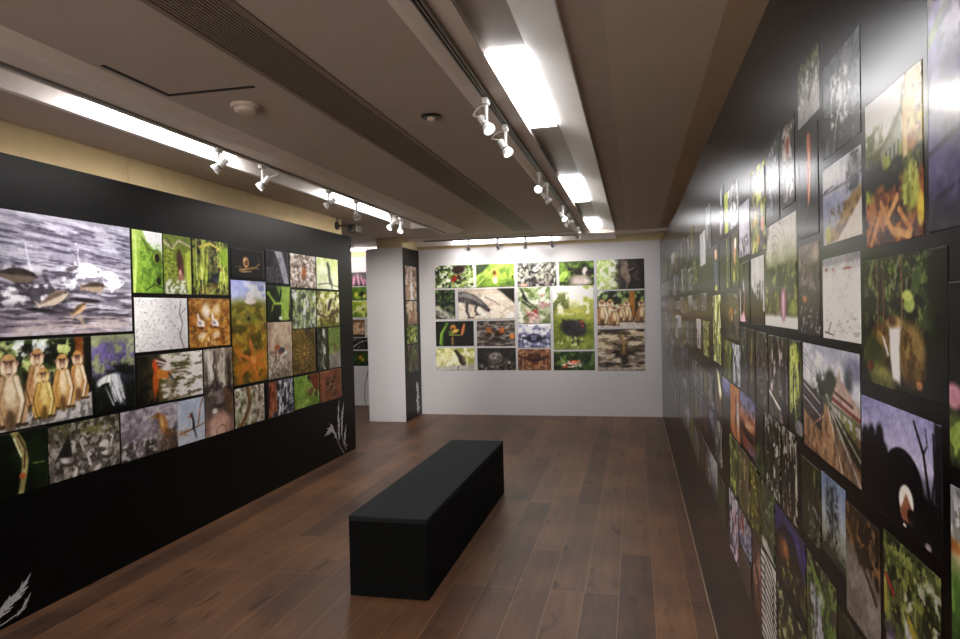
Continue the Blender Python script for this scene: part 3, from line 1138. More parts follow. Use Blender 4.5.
def d_scales(p):
    p.g((104, 132, 52), (128, 150, 50), (110, 120, 70))
    p.t((160, 186, 66), 34, 34, .52, .05, .9, (0, .1, .55, .8))
    p.t((70, 96, 30), 34, 34, .55, .05, .7, (0, .1, .6, .8), .7)
    p.l([(0, .12), (.3, .22), (.55, .08), (1, .16)], .03, (176, 160, 140), .02).l([(.1, .05), (.3, .2)], .02, (96, 84, 70))
    p.e(.6, .5, .09, .26, (88, 52, 46), -8).e(.6, .7, .07, .08, (150, 100, 84)).e(.58, .62, .03, .05, (200, 150, 130))
    p.p([(.78, .3), (1, .22), (.98, 1), (.86, 1)], (168, 196, 70))
    p.t((222, 226, 210), 14, 14, .52, .1, .9, (.05, .76, .9, 1.05))


LW(4.238, 4.543, 2.176, 1.755, 'upright photo of scaly green skin with a dark reddish shape, second in the top row', d_scales)


def d_reeds(p):
    p.leafage([(60, 84, 32), (96, 120, 44), (120, 110, 70)], 8, (26, 24, 16))
    p.k(16, [(170, 196, 74), (132, 170, 52), (196, 206, 120)], .7, .022, (0, .6, .36, 1), 88, 8)
    p.k(12, [(150, 186, 62), (186, 206, 96)], .8, .02, (.72, .7, 1, 1), 94, 8)
    p.p([(.72, .12), (1, .1), (1, .42), (.86, .5)], (112, 160, 40))
    p.l([(.2, .14), (.5, .05), (.8, .16)], .03, (196, 176, 84), .02)
    p.k(8, [(150, 126, 110), (96, 76, 64)], .25, .012, (.4, .3, .7, .5), 30, 60)
    p.bird(.60, .86, .42, (28, 30, 46), (60, 66, 90), 1, (150, 60, 30), .35, (190, 60, 40))
    p.k(30, [(176, 150, 90), (200, 186, 120), (120, 100, 50)], .14, .01, (.1, .85, 1, 1), 80, 60)


LW(4.562, 5.021, 2.176, 1.755, 'dark wading bird among tall green reeds, end of the top trio of green photos', d_reeds)


def d_flock(p):
    p.g((216, 212, 212), (222, 219, 218), (206, 202, 202))
    p.d(150, (70, 62, 60), .005, .010, (.02, .02, .8, .98), .8, 1.6)
    p.l([(.88, .05), (.84, .3), (.90, .5), (.84, .75), (.92, 1)], .014, (118, 100, 104), .02)
    p.l([(.86, .32), (.97, .2)], .008, (120, 104, 104)).l([(.84, .7), (.80, .58)], .008, (130, 114, 114))


LW(3.934, 4.481, 1.725, 1.361, 'pale photo of a distant flock of dots with one thin branch', d_flock)


def d_ducks(p):
    p.g((132, 92, 42), (164, 112, 48), (172, 112, 42), (140, 84, 28))
    p.t((206, 160, 84), 5, 9, .56, .12, .7).t((96, 62, 24), 6, 10, .62, .1, .7)
    p.e(.40, .26, .12, .14, (238, 226, 212), 0, .7, .9).e(.66, .22, .12, .10, (210, 190, 160), 0, .7, .8)
    for q in (.27, .62):
        p.e(q, .52, .13, .085, (236, 226, 224), 20).e(q - .03, .50, .07, .04, (150, 130, 150), 20).e(q - .06, .38, .035, .08, (226, 212, 206), -10)
        p.e(q, .60, .12, .03, (110, 66, 30), 5)
        p.e(q + .02, .76, .13, .07, (232, 208, 182), -10, .5, .8)
    p.k(20, [(90, 56, 22), (190, 150, 60)], .12, .01, (0, .8, 1, 1), 10, 30, .6)
    p.t((240, 214, 160), 8, 8, .66, .06, .7, (.2, .8, .9, 1))


LW(4.503, 5.025, 1.727, 1.353, 'two white ducks reflected in golden brown water', d_ducks)


def d_snail(p):
    p.bg((6, 6, 6))
    p.l([(.12, .62), (.3, .6)], .015, (110, 110, 60), .02)
    p.l([(.26, .72), (.5, .66), (.72, .60), (.86, .46)], .06, (150, 118, 76), .035)
    p.l([(.84, .48), (.84, .26)], .014, (150, 122, 90), .02).l([(.86, .5), (.93, .40)], .012, (150, 122, 90)).l([(.76, .6), (.84, .64)], .02, (180, 150, 120))
    p.e(.44, .44, .20, .20, (150, 94, 54)).ring(.45, .45, .14, .025, (214, 170, 120)).ring(.46, .46, .07, .025, (96, 56, 32)).e(.40, .36, .06, .05, (226, 200, 160), 0, .6)
    p.l([(.3, .78), (.6, .74)], .02, (190, 160, 130))


LW(5.06, 5.575, 2.15, 1.90, 'small amber snail alone on a plain black ground, no border', d_snail)


def d_hill(p):
    p.g((128, 140, 196), (170, 178, 214), (168, 176, 212), (150, 140, 60), (140, 110, 30), (150, 104, 28), (110, 78, 22), (84, 62, 18))
    p.r(-.1, -.1, 1.1, .2, (150, 160, 206), .03, .6)
    p.t((240, 240, 246), 4, 6, .5, .12, .95, (.35, .02, 1.1, .2))
    p.e(.5, .42, .78, .24, (124, 120, 44)).r(-.1, .42, 1.1, 1.1, (132, 102, 30), .02)
    p.t((170, 146, 52), 9, 12, .52, .14, .8, (-.1, .26, 1.1, 1.1)).t((82, 74, 22), 7, 9, .56, .1, .8, (-.1, .24, 1.1, 1.1))
    p.e(.50, .15, .05, .045, (216, 206, 206)).e(.54, .2, .10, .03, (226, 210, 206))
    p.e(.47, .37, .03, .02, (50, 48, 26))
    p.t((188, 116, 30), 8, 8, .50, .1, .8, (.0, .62, 1, 1))
    for a in (100, 160, 215, 285, 20, 330):
        th = math.radians(a)
        p.l([(.58, .78), (.58 + .42 * math.cos(th), .78 - .17 * math.sin(th) * 1.2)], .032, (206, 112, 44), .012)
    p.e(.58, .78, .05, .04, (222, 140, 66))


LW(5.055, 5.593, 1.883, 1.012, 'tall photo of an ochre hill under blue sky with an orange starfish low down', d_hill)


def d_tail(p):
    p.bg((34, 32, 36)).t((60, 58, 64), 20, 20, .55, .1, .8)
    p.p([(.4, 0), (.72, 0), (.92, .55), (1, 1), (.78, 1), (.62, .5)], (150, 146, 156), .03).t((98, 94, 104), 26, 26, .5, .08, .7, (.3, .2, .7, 1))
    p.e(.3, .75, .26, .3, (60, 58, 64), 0, .4).t((104, 100, 110), 30, 30, .55, .06, .7, (0, .5, .55, 1))


LW(5.60, 6.022, 2.175, 1.876, 'grey close-up of dark scales and a pale limb, directly over the bright green insect', d_tail)


def d_nest(p):
    p.g((150, 140, 130), (168, 152, 138), (140, 122, 108))
    p.t((86, 70, 58), 7, 12, .55, .06, .9).t((216, 208, 202), 9, 9, .60, .08, .8)
    p.k(24, [(70, 56, 46), (110, 90, 74), (196, 184, 172)], .5, .012, (0, 0, 1, 1), 0, 80, .8)
    p.e(.52, .55, .13, .20, (150, 88, 48), 20, .3).e(.5, .42, .07, .08, (176, 112, 66))


LW(6.058, 6.597, 2.176, 1.850, 'rusty squirrel shape in a tangle of pale twigs, top row', d_nest)


def d_gbird(p):
    p.g((150, 178, 96), (178, 200, 130), (210, 214, 190), h=True).g((168, 190, 110), (196, 208, 150), (176, 190, 150))
    p.t((208, 216, 184), 4, 4, .55, .15, .8)
    p.l([(.05, .86), (.5, .8), (1, .9)], .02, (90, 80, 64))
    p.e(.58, .5, .10, .34, (58, 66, 52), -8).e(.5, .2, .07, .09, (50, 60, 50)).e(.68, .8, .06, .2, (70, 72, 62), -16).e(.62, .55, .04, .18, (120, 126, 110), -8)


LW(6.618, 7.146, 2.178, 1.847, 'dark slim bird perched before pale green blur, last photo of the top row', d_gbird)


def d_mantis(p):
    p.bg((36, 52, 22)).t((24, 34, 14), 5, 5, .5, .1)
    p.p([(.62, 0), (.98, 0), (.95, .5), (.86, 1), (.55, 1), (.6, .5)], (132, 178, 70)).p([(.4, 0), (.6, 0), (.52, .3)], (96, 146, 52))
    p.l([(.05, .2), (.35, .5), (.6, .5), (.9, .95)], .05, (156, 202, 74), .03).l([(.3, .45), (.2, .7)], .025, (142, 190, 70)).l([(.55, .5), (.65, .2)], .02, (178, 214, 110))
    p.e(.1, .22, .07, .045, (150, 196, 76), 30).e(.55, .92, .1, .05, (236, 232, 220))


LW(5.61, 6.052, 1.852, 1.532, 'bright green insect on broad leaves, left of the monochrome waterfall-like streaks'.replace('left of the monochrome waterfall-like streaks', 'under the grey scaly close-up'), d_mantis)


def d_n13(p):
    p.g((110, 128, 92), (130, 140, 120), (92, 108, 70)).t((212, 216, 222), 9, 4, .54, .1, .9).t((58, 72, 40), 8, 5, .54, .1, .8)
    p.e(.5, .42, .06, .22, (230, 230, 236), 10).e(.72, .4, .05, .24, (96, 90, 104), -6).e(.5, .15, .06, .06, (70, 66, 72)).t((160, 180, 90), 9, 9, .62, .08, .7)


LW(6.08, 6.586, 1.826, 1.448, 'hazy grey-green photo of pale upright birds, third row from top beside yellow branches', d_n13)


def d_n14(p):
    p.g((160, 168, 74), (176, 170, 96), (110, 112, 40)).t((70, 66, 26), 6, 6, .54, .1, .85).t((226, 222, 196), 6, 6, .62, .1, .8)
    p.l([(0, .62), (.4, .74), (1, .52)], .03, (92, 62, 46), .02).l([(.1, .1), (.3, .45), (.2, .7)], .02, (86, 64, 44)).l([(.3, .8), (.8, .9)], .03, (106, 76, 54))
    p.e(.55, .38, .09, .2, (56, 50, 38), 30)


LW(6.607, 7.158, 1.824, 1.446, 'dark bird behind crossing branches on a yellow-green ground, near the wall edge', d_n14)


def d_hermit(p):
    p.g((190, 166, 142), (198, 172, 146), (160, 140, 120), (130, 116, 100))
    p.t((112, 98, 84), 16, 16, .55, .08, .8, (0, .5, 1, 1)).t((214, 200, 184), 18, 18, .58, .08, .8, (0, .55, 1, 1)).t((150, 124, 104), 5, 5, .55, .12, .6, (0, 0, 1, .5))
    p.e(.38, .45, .10, .045, (178, 92, 42)).e(.56, .51, .11, .055, (58, 66, 82)).e(.72, .56, .06, .03, (222, 214, 204)).e(.5, .55, .08, .03, (120, 66, 40)).l([(.3, .5), (.2, .56)], .012, (140, 80, 44)).l([(.45, .56), (.42, .62)], .012, (140, 80, 44))


LW(5.613, 6.052, 1.519, 1.004, 'small orange and blue hermit crab on tan gravel, tall photo', d_hermit)


def d_urchin(p):
    p.bg((112, 92, 44)).t((84, 70, 34), 6, 6, .52, .1, .9)
    for i in range(46):
        th = i * 2 * PI / 46 + .05
        rr = .40 + .08 * math.sin(i * 5.1)
        p.l([(.5 + .1 * math.cos(th) / p.asp, .56 + .1 * math.sin(th)), (.5 + rr * math.cos(th) / p.asp, .56 + rr * math.sin(th))], .014, (184, 156, 92) if i % 2 else (62, 50, 24), .006)
    p.e(.5, .56, .13, .13, (150, 112, 50)).ring(.5, .56, .08, .02, (110, 76, 34)).e(.5, .56, .04, .04, (196, 170, 110))


LW(6.062, 6.545, 1.438, 1.002, 'spiny golden urchin radiating over its whole photo', d_urchin)


def d_pole(p):
    p.g((60, 62, 60), (110, 116, 104), (50, 50, 46), h=True).t((26, 28, 24), 10, 4, .52, .1, .9).r(.56, -.1, .8, 1.1, (210, 206, 204), .03).t((90, 84, 80), 14, 6, .5, .1, .8, (.55, 0, .82, 1)).t((40, 56, 24), 8, 8, .6, .08, .9)


LW(6.575, 6.845, 1.436, .999, 'very narrow photo of a pale pole against dark leaves', d_pole)


def d_sparrow(p):
    p.g((98, 126, 56), (108, 136, 64), (112, 128, 70)).r(-.1, .66, 1.1, 1.1, (134, 126, 120), .05).t((176, 168, 160), 16, 10, .55, .1, .8, (0, .62, 1, 1)).p([(0, .95), (1, .55), (1, 1), (0, 1)], (140, 132, 124), .03)
    p.e(.55, .58, .07, .13, (112, 90, 60), 8).e(.5, .42, .05, .05, (120, 94, 62)).e(.56, .64, .04, .07, (176, 160, 130), 8)


LW(6.866, 7.164, 1.434, .993, 'narrow photo of a small brown bird on a grey slope, beside the pale pole', d_sparrow)


def d_monkeys(p):
    p.g((70, 96, 44), (60, 80, 34), (34, 34, 22), (120, 112, 104))
    p.t((190, 206, 130), 6, 6, .58, .12, .9, (-.1, 0, 1, .5)).t((18, 24, 12), 5, 6, .5, .12, .9, (0, 0, 1, .7)).t((226, 232, 236), 6, 5, .64, .1, .9, (0, 0, .6, .6))
    p.r(.845, -.05, .93, .62, (140, 84, 36), .02).t((84, 46, 20), 16, 5, .55, .1, .8, (.84, 0, .94, .6)).r(.93, -.05, 1.1, .8, (24, 22, 14), .02)
    p.p([(0, .92), (.6, .80), (1, .70), (1, 1), (0, 1)], (176, 170, 168), .02).t((92, 88, 88), 12, 8, .55, .1, .8, (0, .8, 1, 1))
    p.r(-.05, .2, .12, .9, (170, 190, 200), .05, .7)
    A, Bc = (182, 146, 108), (194, 146, 84)
    p.monkey(.50, .78, .70, (176, 132, 88))
    p.monkey(.865, .78, .64, (186, 136, 80))
    p.monkey(.72, .86, .70, Bc)
    p.monkey(.27, .97, .86, A)
    p.monkey(.55, .93, .62, (190, 148, 76), (216, 190, 120))


LW(2.78, 3.551, 1.486, 1.011, 'row of tan monkeys sitting together on a rock with green behind', d_monkeys)


def d_spoon(p):
    p.g((120, 130, 96), (104, 96, 130), (70, 66, 88), (22, 26, 22), (14, 18, 14))
    p.t((110, 96, 150), 8, 8, .5, .12, .8, (0, .1, 1, .5)).t((140, 152, 100), 9, 9, .6, .1, .8, (0, 0, 1, .5)).t((18, 24, 18), 6, 7, .55, .1, .9, (0, .4, 1, 1))
    p.e(.36, .60, .20, .075, (226, 224, 222), -10).e(.28, .66, .10, .03, (20, 20, 22), -10).e(.56, .72, .11, .20, (196, 198, 206), -24)
    p.k(14, [(226, 226, 230), (90, 94, 104)], .3, .012, (.45, .85, .75, 1), 112, 8)
    p.k(8, [(70, 84, 50)], .4, .008, (0, .7, 1, 1), 90, 20, .7)


LW(3.556, 3.921, 1.486, 1.016, 'white drooping-plumed bird in front of purple blossom, beside the monkeys', d_spoon)


def d_orange(p):
    p.g((30, 26, 16), (90, 80, 44), (232, 222, 216), (240, 230, 228), h=True)
    p.t((76, 80, 34), 3, 9, .54, .1, .85, (.25, 0, .8, 1)).t((226, 214, 206), 3, 10, .56, .1, .9, (.35, 0, 1.1, 1)).t((14, 12, 8), 4, 5, .5, .1, .9, (-.1, 0, .3, 1)).t((96, 84, 50), 3, 12, .62, .06, .8, (.5, 0, 1, 1))
    p.e(.27, .48, .09, .36, (170, 84, 26), 6).e(.26, .2, .08, .12, (196, 84, 40)).p([(.30, .30), (.52, .40), (.44, .52), (.28, .5)], (196, 122, 50)).l([(.46, .42), (.52, .54)], .03, (60, 70, 80))
    p.e(.35, .17, .14, .09, (60, 40, 34), 10).l([(.28, .12), (.44, .22)], .018, (226, 206, 196)).l([(.3, .2), (.42, .26)], .014, (216, 190, 180))
    p.l([(.27, .75), (.24, .95)], .02, (130, 64, 28)).l([(.3, .72), (.36, .96)], .02, (110, 54, 24))


LW(3.933, 4.645, 1.333, 1.003, 'tall rust-orange bird stepping past blurred white water', d_orange)


def d_squirrel(p):
    p.g((136, 120, 106), (108, 96, 84), (96, 84, 78), (150, 116, 100))
    p.r(.12, -.05, .34, .52, (196, 186, 172), .03).r(.62, -.05, .72, .5, (178, 168, 152), .02).t((62, 50, 42), 12, 4, .52, .1, .85, (0, 0, 1, .5)).t((214, 206, 192), 14, 4, .64, .07, .7, (0, 0, 1, .5)).t((56, 50, 44), 8, 8, .55, .1, .8, (0, .4, 1, .65))
    p.e(.56, .58, .20, .10, (60, 52, 50), -10).e(.55, .565, .18, .085, (122, 110, 108), -10).e(.30, .58, .07, .05, (96, 86, 82), 30).e(.36, .52, .05, .03, (126, 112, 106)).e(.88, .66, .10, .16, (112, 86, 64), -20).l([(.7, .52), (.95, .6), (.96, .78)], .05, (118, 92, 70), .03)
    p.e(.50, .93, .22, .19, (186, 140, 122)).e(.45, .93, .12, .1, (204, 160, 142), 0, .6).ring(.55, 1.0, .10, .01, (140, 96, 84)).e(.34, .72, .05, .03, (220, 216, 210))


LW(4.664, 5.044, 1.334, .659, 'tall photo of a grey squirrel on a round pink-brown stone among pale stems', d_squirrel)


def d_twig(p):
    p.bg((14, 24, 10)).t((24, 46, 18), 2, 2, .5, .2, .9)
    p.l([(.50, 0), (.62, .22), (.66, .5), (.62, .8), (.58, 1)], .075, (152, 142, 92), .06).l([(.56, .06), (.66, .3), (.64, .6)], .02, (86, 60, 40)).l([(.5, .1), (.6, .4)], .02, (206, 206, 160))
    p.e(.61, .72, .06, .05, (176, 96, 50)).l([(.78, .56), (.95, .58)], .012, (110, 116, 60))


LW(2.80, 3.213, 1.0, .668, 'dark green photo with one pale twisting stem, lowest row nearest the viewer'.replace(' nearest the viewer', ', below the monkeys'), d_twig)


def d_pelicans(p):
    p.g((86, 80, 66), (112, 104, 94), (120, 112, 106), (96, 90, 86)).t((56, 50, 42), 9, 9, .52, .1, .9).t((176, 170, 160), 9, 8, .6, .1, .7).t((98, 96, 52), 11, 9, .62, .1, .8, (0, 0, 1, .3))
    for u_, v_, h_, fl in ((.24, .62, .5, -1), (.52, .60, .58, 1), (.80, .66, .5, -1), (.62, .92, .4, 1)):
        p.e(u_, v_ + .02, .19, .14, (52, 46, 42), -20 * fl).e(u_, v_, .16, .11, (132, 120, 114), -20 * fl).e(u_ + .04 * fl, v_ + .03, .1, .05, (206, 200, 196), -20 * fl, .5)
        p.l([(u_ - .06 * fl, v_ - .06), (u_ - .1 * fl, v_ - .24), (u_ - .04 * fl, v_ - .32)], .03, (190, 184, 180), .024).l([(u_ - .05 * fl, v_ - .31), (u_ + .04 * fl, v_ - .12)], .02, (60, 52, 48), .008)
    p.p([(.10, .58), (.27, .18), (.31, .62)], (44, 38, 36), .02).e(.76, .55, .13, .10, (200, 190, 184), -8).e(.70, .62, .16, .05, (84, 76, 72), 6).e(.34, .95, .04, .12, (206, 202, 196), 20)


LW(3.223, 3.765, .986, .670, 'huddle of grey-brown pelicans on rough ground, lowest row', d_pelicans)


def d_bittern(p):
    p.g((150, 140, 148), (142, 132, 140), (128, 120, 122), (84, 76, 70)).t((110, 98, 108), 5, 7, .52, .12, .8).t((186, 176, 184), 5, 8, .6, .1, .7, (0, 0, 1, .6)).t((60, 52, 44), 8, 10, .52, .1, .9, (0, .66, 1, 1)).t((196, 190, 188), 9, 9, .62, .08, .8, (0, .6, 1, 1))
    p.p([(.6, 1), (.72, .6), (.96, .55), (1, 1)], (92, 76, 62), .02).t((140, 122, 104), 12, 8, .55, .1, .8, (.6, .58, 1, 1))
    p.e(.73, .42, .13, .23, (166, 112, 60), -20).e(.62, .22, .08, .07, (150, 100, 56)).p([(.60, .2), (.44, .23), (.60, .27)], (150, 120, 80)).e(.70, .36, .05, .14, (206, 164, 104), -16, .5).p([(.78, .5), (.9, .68), (.74, .64)], (120, 78, 40))


LW(3.782, 4.338, .986, .662, 'rufous heron standing on a mossy rock before a lilac-grey bank', d_bittern)


def d_hornbill(p):
    p.g((166, 184, 200), (180, 194, 208), (190, 200, 212))
    p.l([(.05, .74), (.5, .70), (1, .62)], .028, (150, 104, 70), .018).t((176, 128, 92), 16, 16, .5, .1, .9, (0, .66, .4, .82)).l([(.75, .6), (.85, .2), (.98, .0)], .03, (152, 96, 80), .03)
    p.e(.55, .56, .06, .17, (30, 34, 46), -8).e(.50, .37, .05, .05, (34, 36, 48)).p([(.5, .35), (.36, .40), (.5, .41)], (190, 80, 60)).e(.5, .55, .03, .11, (226, 226, 230), -8).l([(.6, .7), (.66, .9)], .03, (40, 44, 56))


LW(4.341, 4.656, .981, .660, 'black and white bird on a bare branch against pale blue sky', d_hornbill)


def d_bark(p):
    p.g((170, 160, 140), (190, 182, 166), (150, 138, 118)).t((112, 132, 60), 5, 6, .56, .1, .8, (0, 0, .6, 1)).t((226, 222, 210), 6, 5, .6, .1, .8).l([(.42, 0), (.5, .4), (.36, .75), (.15, 1)], .10, (140, 98, 50), .07).l([(.4, .1), (.5, .5), (.3, .85)], .02, (78, 50, 26)).l([(.8, 0), (.86, .5)], .03, (120, 90, 60)).t((90, 74, 52), 9, 6, .62, .08, .8)


LW(5.069, 5.523, .984, .662, 'brown snake-like branch over pale mottled bark, lowest row', d_bark)


def d_trunk(p):
    p.bg((30, 24, 22)).p([(.14, 0), (.38, 0), (.36, 1), (.1, 1)], (126, 72, 44), .03).t((178, 118, 80), 12, 4, .56, .1, .8, (.1, 0, .4, 1)).r(.5, -.1, 1.1, 1.1, (128, 126, 136), .04).t((224, 224, 232), 9, 5, .54, .08, .95, (.4, 0, 1.1, 1.1)).t((24, 22, 26), 10, 6, .54, .07, .9, (.4, 0, 1.1, 1.1)).e(.3, .95, .1, .1, (60, 60, 100))


LW(5.551, 6.055, .982, .655, 'reddish trunk beside black and white foliage streaks, lowest row', d_trunk)


def d_leaf(p):
    p.g((96, 140, 48), (112, 160, 56), (92, 132, 44)).t((140, 184, 78), 3, 3, .56, .14, .8).p([(.55, 0), (1, 0), (1, .6), (.8, .5)], (118, 56, 30), .03).e(.66, .55, .20, .12, (110, 92, 66), -24).e(.55, .48, .12, .08, (160, 130, 90), -24).e(.86, .65, .12, .1, (84, 70, 52)).l([(.05, .9), (.4, .4), (.5, .0)], .012, (160, 200, 96)).p([(.5, .05), (.6, 0), (.62, .3)], (30, 40, 18))


LW(6.081, 6.609, .977, .663, 'small brown animal resting on a broad bright green leaf, lowest row', d_leaf)


def d_spider(p):
    p.g((152, 100, 66), (140, 90, 58), (128, 84, 58)).t((112, 70, 46), 5, 5, .55, .12, .7)
    p.t((70, 46, 30), 16, 16, .5, .08, .9, (.25, .2, .8, .85, .1)).e(.52, .5, .16, .2, (96, 66, 42), 0, .6, .7)
    p.k(26, [(60, 38, 24), (190, 150, 110)], .2, .014, (.3, .3, .7, .75), 90, 180, .9)


LW(6.630, 7.168, .978, .653, 'brown hairy cluster on a rust ground, last photo of the lowest row', d_spider)


# ------------------------------------------------------------------ photos on the white end wall
GB = 'wildlife photos on the white end wall'


def BW(x0, x1, z1, z0, label, draw, gain=1.0):
    photo('B', YE, x0, x1, z1, z0, label, draw, GB, 'print_white', 'photo', gain * 1.15)


def b_a(p):
    p.leafage([(60, 92, 36), (120, 156, 70), (206, 214, 196)], 5, (18, 24, 14)).k(18, [(110, 150, 60), (60, 90, 36), (190, 210, 150)], .7, .03, (0, .3, 1, 1.1), 60, 50).e(.62, .2, .3, .18, (44, 18, 20), -10).e(.5, .6, .16, .1, (150, 40, 30), -50).e(.34, .66, .12, .08, (216, 206, 204), 20).p([(.6, .3), (.72, .7), (.56, .6)], (60, 26, 20))


BW(-2.980, -2.378, 2.276, 1.932, 'red and black crab-like creature among leaves, top corner of the end wall by the pillar', b_a)


def b_b(p):
    p.g((120, 158, 62), (134, 170, 70), (96, 140, 40)).t((84, 128, 36), 3, 3, .55, .12, .8).p([(0, 0), (.35, 0), (.2, .3), (0, .5)], (40, 70, 26), .05).l([(.0, .95), (.4, .3), (.7, .0)], .02, (176, 204, 112)).e(.50, .55, .11, .27, (176, 134, 66), 4).e(.50, .7, .1, .16, (216, 196, 150), 0).e(.48, .38, .07, .1, (96, 62, 24)).e(.95, .6, .04, .1, (40, 60, 20)).p([(.6, .9), (1, .7), (1, 1)], (70, 110, 36), .03)


BW(-2.334, -1.748, 2.276, 1.928, 'golden snail-like shell on a glossy green leaf, top row of the end wall', b_b)


def b_c(p):
    p.g((110, 110, 104), (140, 138, 130), (120, 110, 108)).k(44, [(222, 222, 222), (60, 62, 56), (150, 154, 130), (36, 36, 34)], .6, .025, (0, .2, 1, 1.1), 90, 55, .9).e(.4, .75, .22, .12, (96, 88, 88), 10).e(.16, .95, .12, .08, (190, 140, 120)).t((30, 30, 30), 8, 8, .62, .07, .8)


BW(-1.703, -1.122, 2.276, 1.918, 'grey tangle of dry reeds with a hidden bird, top row of the end wall', b_c)


def b_d(p):
    p.leafage([(70, 110, 40), (120, 164, 66), (60, 84, 34)], 4, (30, 36, 22)).e(.6, .8, .42, .25, (176, 160, 156), 0, .5).e(.55, .45, .2, .12, (56, 46, 46), 14).e(.74, .4, .1, .16, (196, 186, 184), 10).e(.84, .5, .12, .1, (60, 44, 40)).e(.12, .6, .14, .3, (130, 176, 70), 40).e(.1, .2, .12, .2, (90, 140, 46), -30).e(.66, .86, .3, .1, (196, 180, 176), 0, .6)


BW(-1.080, -.573, 2.272, 1.916, 'grey animal beside big green leaves, top row of the end wall', b_d)


def b_e(p):
    p.g((150, 184, 96), (180, 200, 130), (70, 64, 58), (40, 34, 30), (36, 30, 28), h=True).t((222, 228, 206), 5, 5, .56, .1, .9, (0, 0, .42, 1)).t((112, 160, 60), 5, 5, .58, .1, .8, (0, 0, .42, 1)).t((66, 54, 48), 5, 9, .55, .1, .9, (.4, 0, 1, 1), .6)
    p.e(.58, .34, .12, .28, (132, 116, 104), 8).e(.64, .6, .10, .2, (118, 104, 92), -12).e(.55, .12, .06, .1, (112, 98, 90)).l([(.66, .7), (.62, .96)], .03, (120, 104, 92)).l([(.6, .45), (.78, .3)], .03, (120, 104, 92))


BW(-.532, .140, 2.278, 1.845, 'grey monkey clinging to a dark trunk, top corner photo of the end wall', b_e)


def b_f(p):
    p.bg((16, 26, 14)).t((46, 80, 34), 6, 6, .55, .1, .9).t((100, 140, 70), 9, 9, .66, .08, .8).p([(.0, .6), (.5, .72), (1, .95), (.9, 1.05), (.3, .95), (0, .85)], (150, 150, 142), .03).t((90, 88, 80), 14, 14, .5, .1, .8, (0, .55, 1, 1)).e(.1, .62, .12, .08, (170, 170, 150), 20)


BW(-2.985, -2.670, 1.907, 1.459, 'small dark green photo with a pale reptile, edge of the second row by the pillar', b_f)


def b_g(p):
    p.g((150, 138, 124), (190, 178, 164), (206, 192, 176), (170, 156, 140)).p([(.7, 0), (1, 0), (1, .5), (.85, .25)], (30, 32, 24), .03).p([(.0, .3), (.4, .6), (.75, .55), (1, .8), (1, 1.1), (0, 1.1)], (214, 200, 184), .03).t((176, 160, 144), 4, 5, .55, .12, .8, (0, .4, 1, 1))
    p.l([(.34, .50), (.30, .72), (.36, .86)], .05, (74, 70, 70), .03).l([(.16, .44), (.15, .72), (.20, .94)], .07, (70, 66, 66), .035)
    p.p([(-.02, .10), (.12, .08), (.28, .18), (.40, .34), (.50, .52), (.58, .70), (.545, .78), (.48, .72), (.40, .60), (.26, .52), (.10, .46), (-.02, .42)], (72, 68, 70), .02)
    p.p([(.0, .14), (.14, .12), (.27, .22), (.38, .36), (.47, .54), (.40, .50), (.28, .36), (.12, .26), (.0, .26)], (128, 122, 122), .03, .9)
    p.k(26, [(40, 38, 40), (150, 146, 144)], .06, .012, (.02, .15, .42, .45), 60, 40, .7)
    p.e(.55, .72, .03, .025, (20, 18, 18)).l([(.50, .77), (.57, .77)], .012, (190, 180, 170)).l([(.48, .28), (.66, .44), (.74, .56)], .03, (112, 106, 100), .012).l([(.30, .86), (.40, .84)], .018, (70, 66, 66)).l([(.17, .94), (.27, .95)], .02, (66, 62, 62))


BW(-2.624, -1.752, 1.908, 1.448, 'wide photo of a grey monitor lizard climbing over a pale log', b_g)


def b_h(p):
    p.g((130, 154, 104), (150, 166, 126), (150, 140, 128)).t((216, 216, 206), 4, 4, .56, .14, .8).t((80, 110, 54), 4, 4, .6, .1, .8).t((150, 110, 116), 5, 5, .56, .1, .8, (.55, .2, 1.1, 1)).l([(.1, .05), (.3, .4), (.6, .6)], .035, (60, 66, 56), .02).l([(.14, .4), (.4, .56)], .03, (50, 54, 46)).t((130, 40, 48), 12, 12, .5, .08, .95, (.2, .62, .62, .95)).t((210, 170, 170), 14, 14, .62, .08, .8, (.2, .6, .65, 1)).e(.2, .3, .04, .12, (40, 44, 40), -30)


BW(-1.699, -1.220, 1.909, 1.370, 'dark bird over a cluster of red buds, middle of the end wall', b_h)


def b_i(p):
    p.g((222, 222, 212), (226, 222, 200), (150, 160, 84), (120, 140, 52), (108, 130, 48), (116, 132, 62))
    p.t((96, 110, 60), 6, 5, .52, .1, .9, (-.1, .12, .4, .45)).t((150, 164, 72), 6, 6, .52, .1, .9, (.75, 0, 1.1, .5)).t((168, 160, 76), 8, 8, .52, .1, .8, (0, .36, 1, .6)).t((236, 230, 206), 7, 7, .6, .08, .8, (.1, .2, .9, .45)).t((84, 104, 36), 14, 20, .55, .1, .7, (0, .55, 1, 1))
    p.e(.50, .67, .20, .13, (44, 40, 46), 14).p([(.22, .52), (.42, .6), (.3, .74)], (34, 32, 38), .02).e(.66, .64, .08, .1, (60, 52, 54), -20).e(.70, .60, .035, .04, (84, 56, 50)).e(.71, .575, .022, .016, (160, 56, 46)).e(.725, .635, .014, .02, (160, 60, 50)).l([(.5, .78), (.46, .9)], .016, (52, 46, 40)).l([(.57, .78), (.62, .92)], .016, (52, 46, 40)).d(16, (206, 206, 170), .008, .02, (.1, .8, .7, .98), .6)


BW(-1.180, -.588, 1.930, .978, 'tallest end wall photo, a dark hen walking on sunlit grass', b_i)


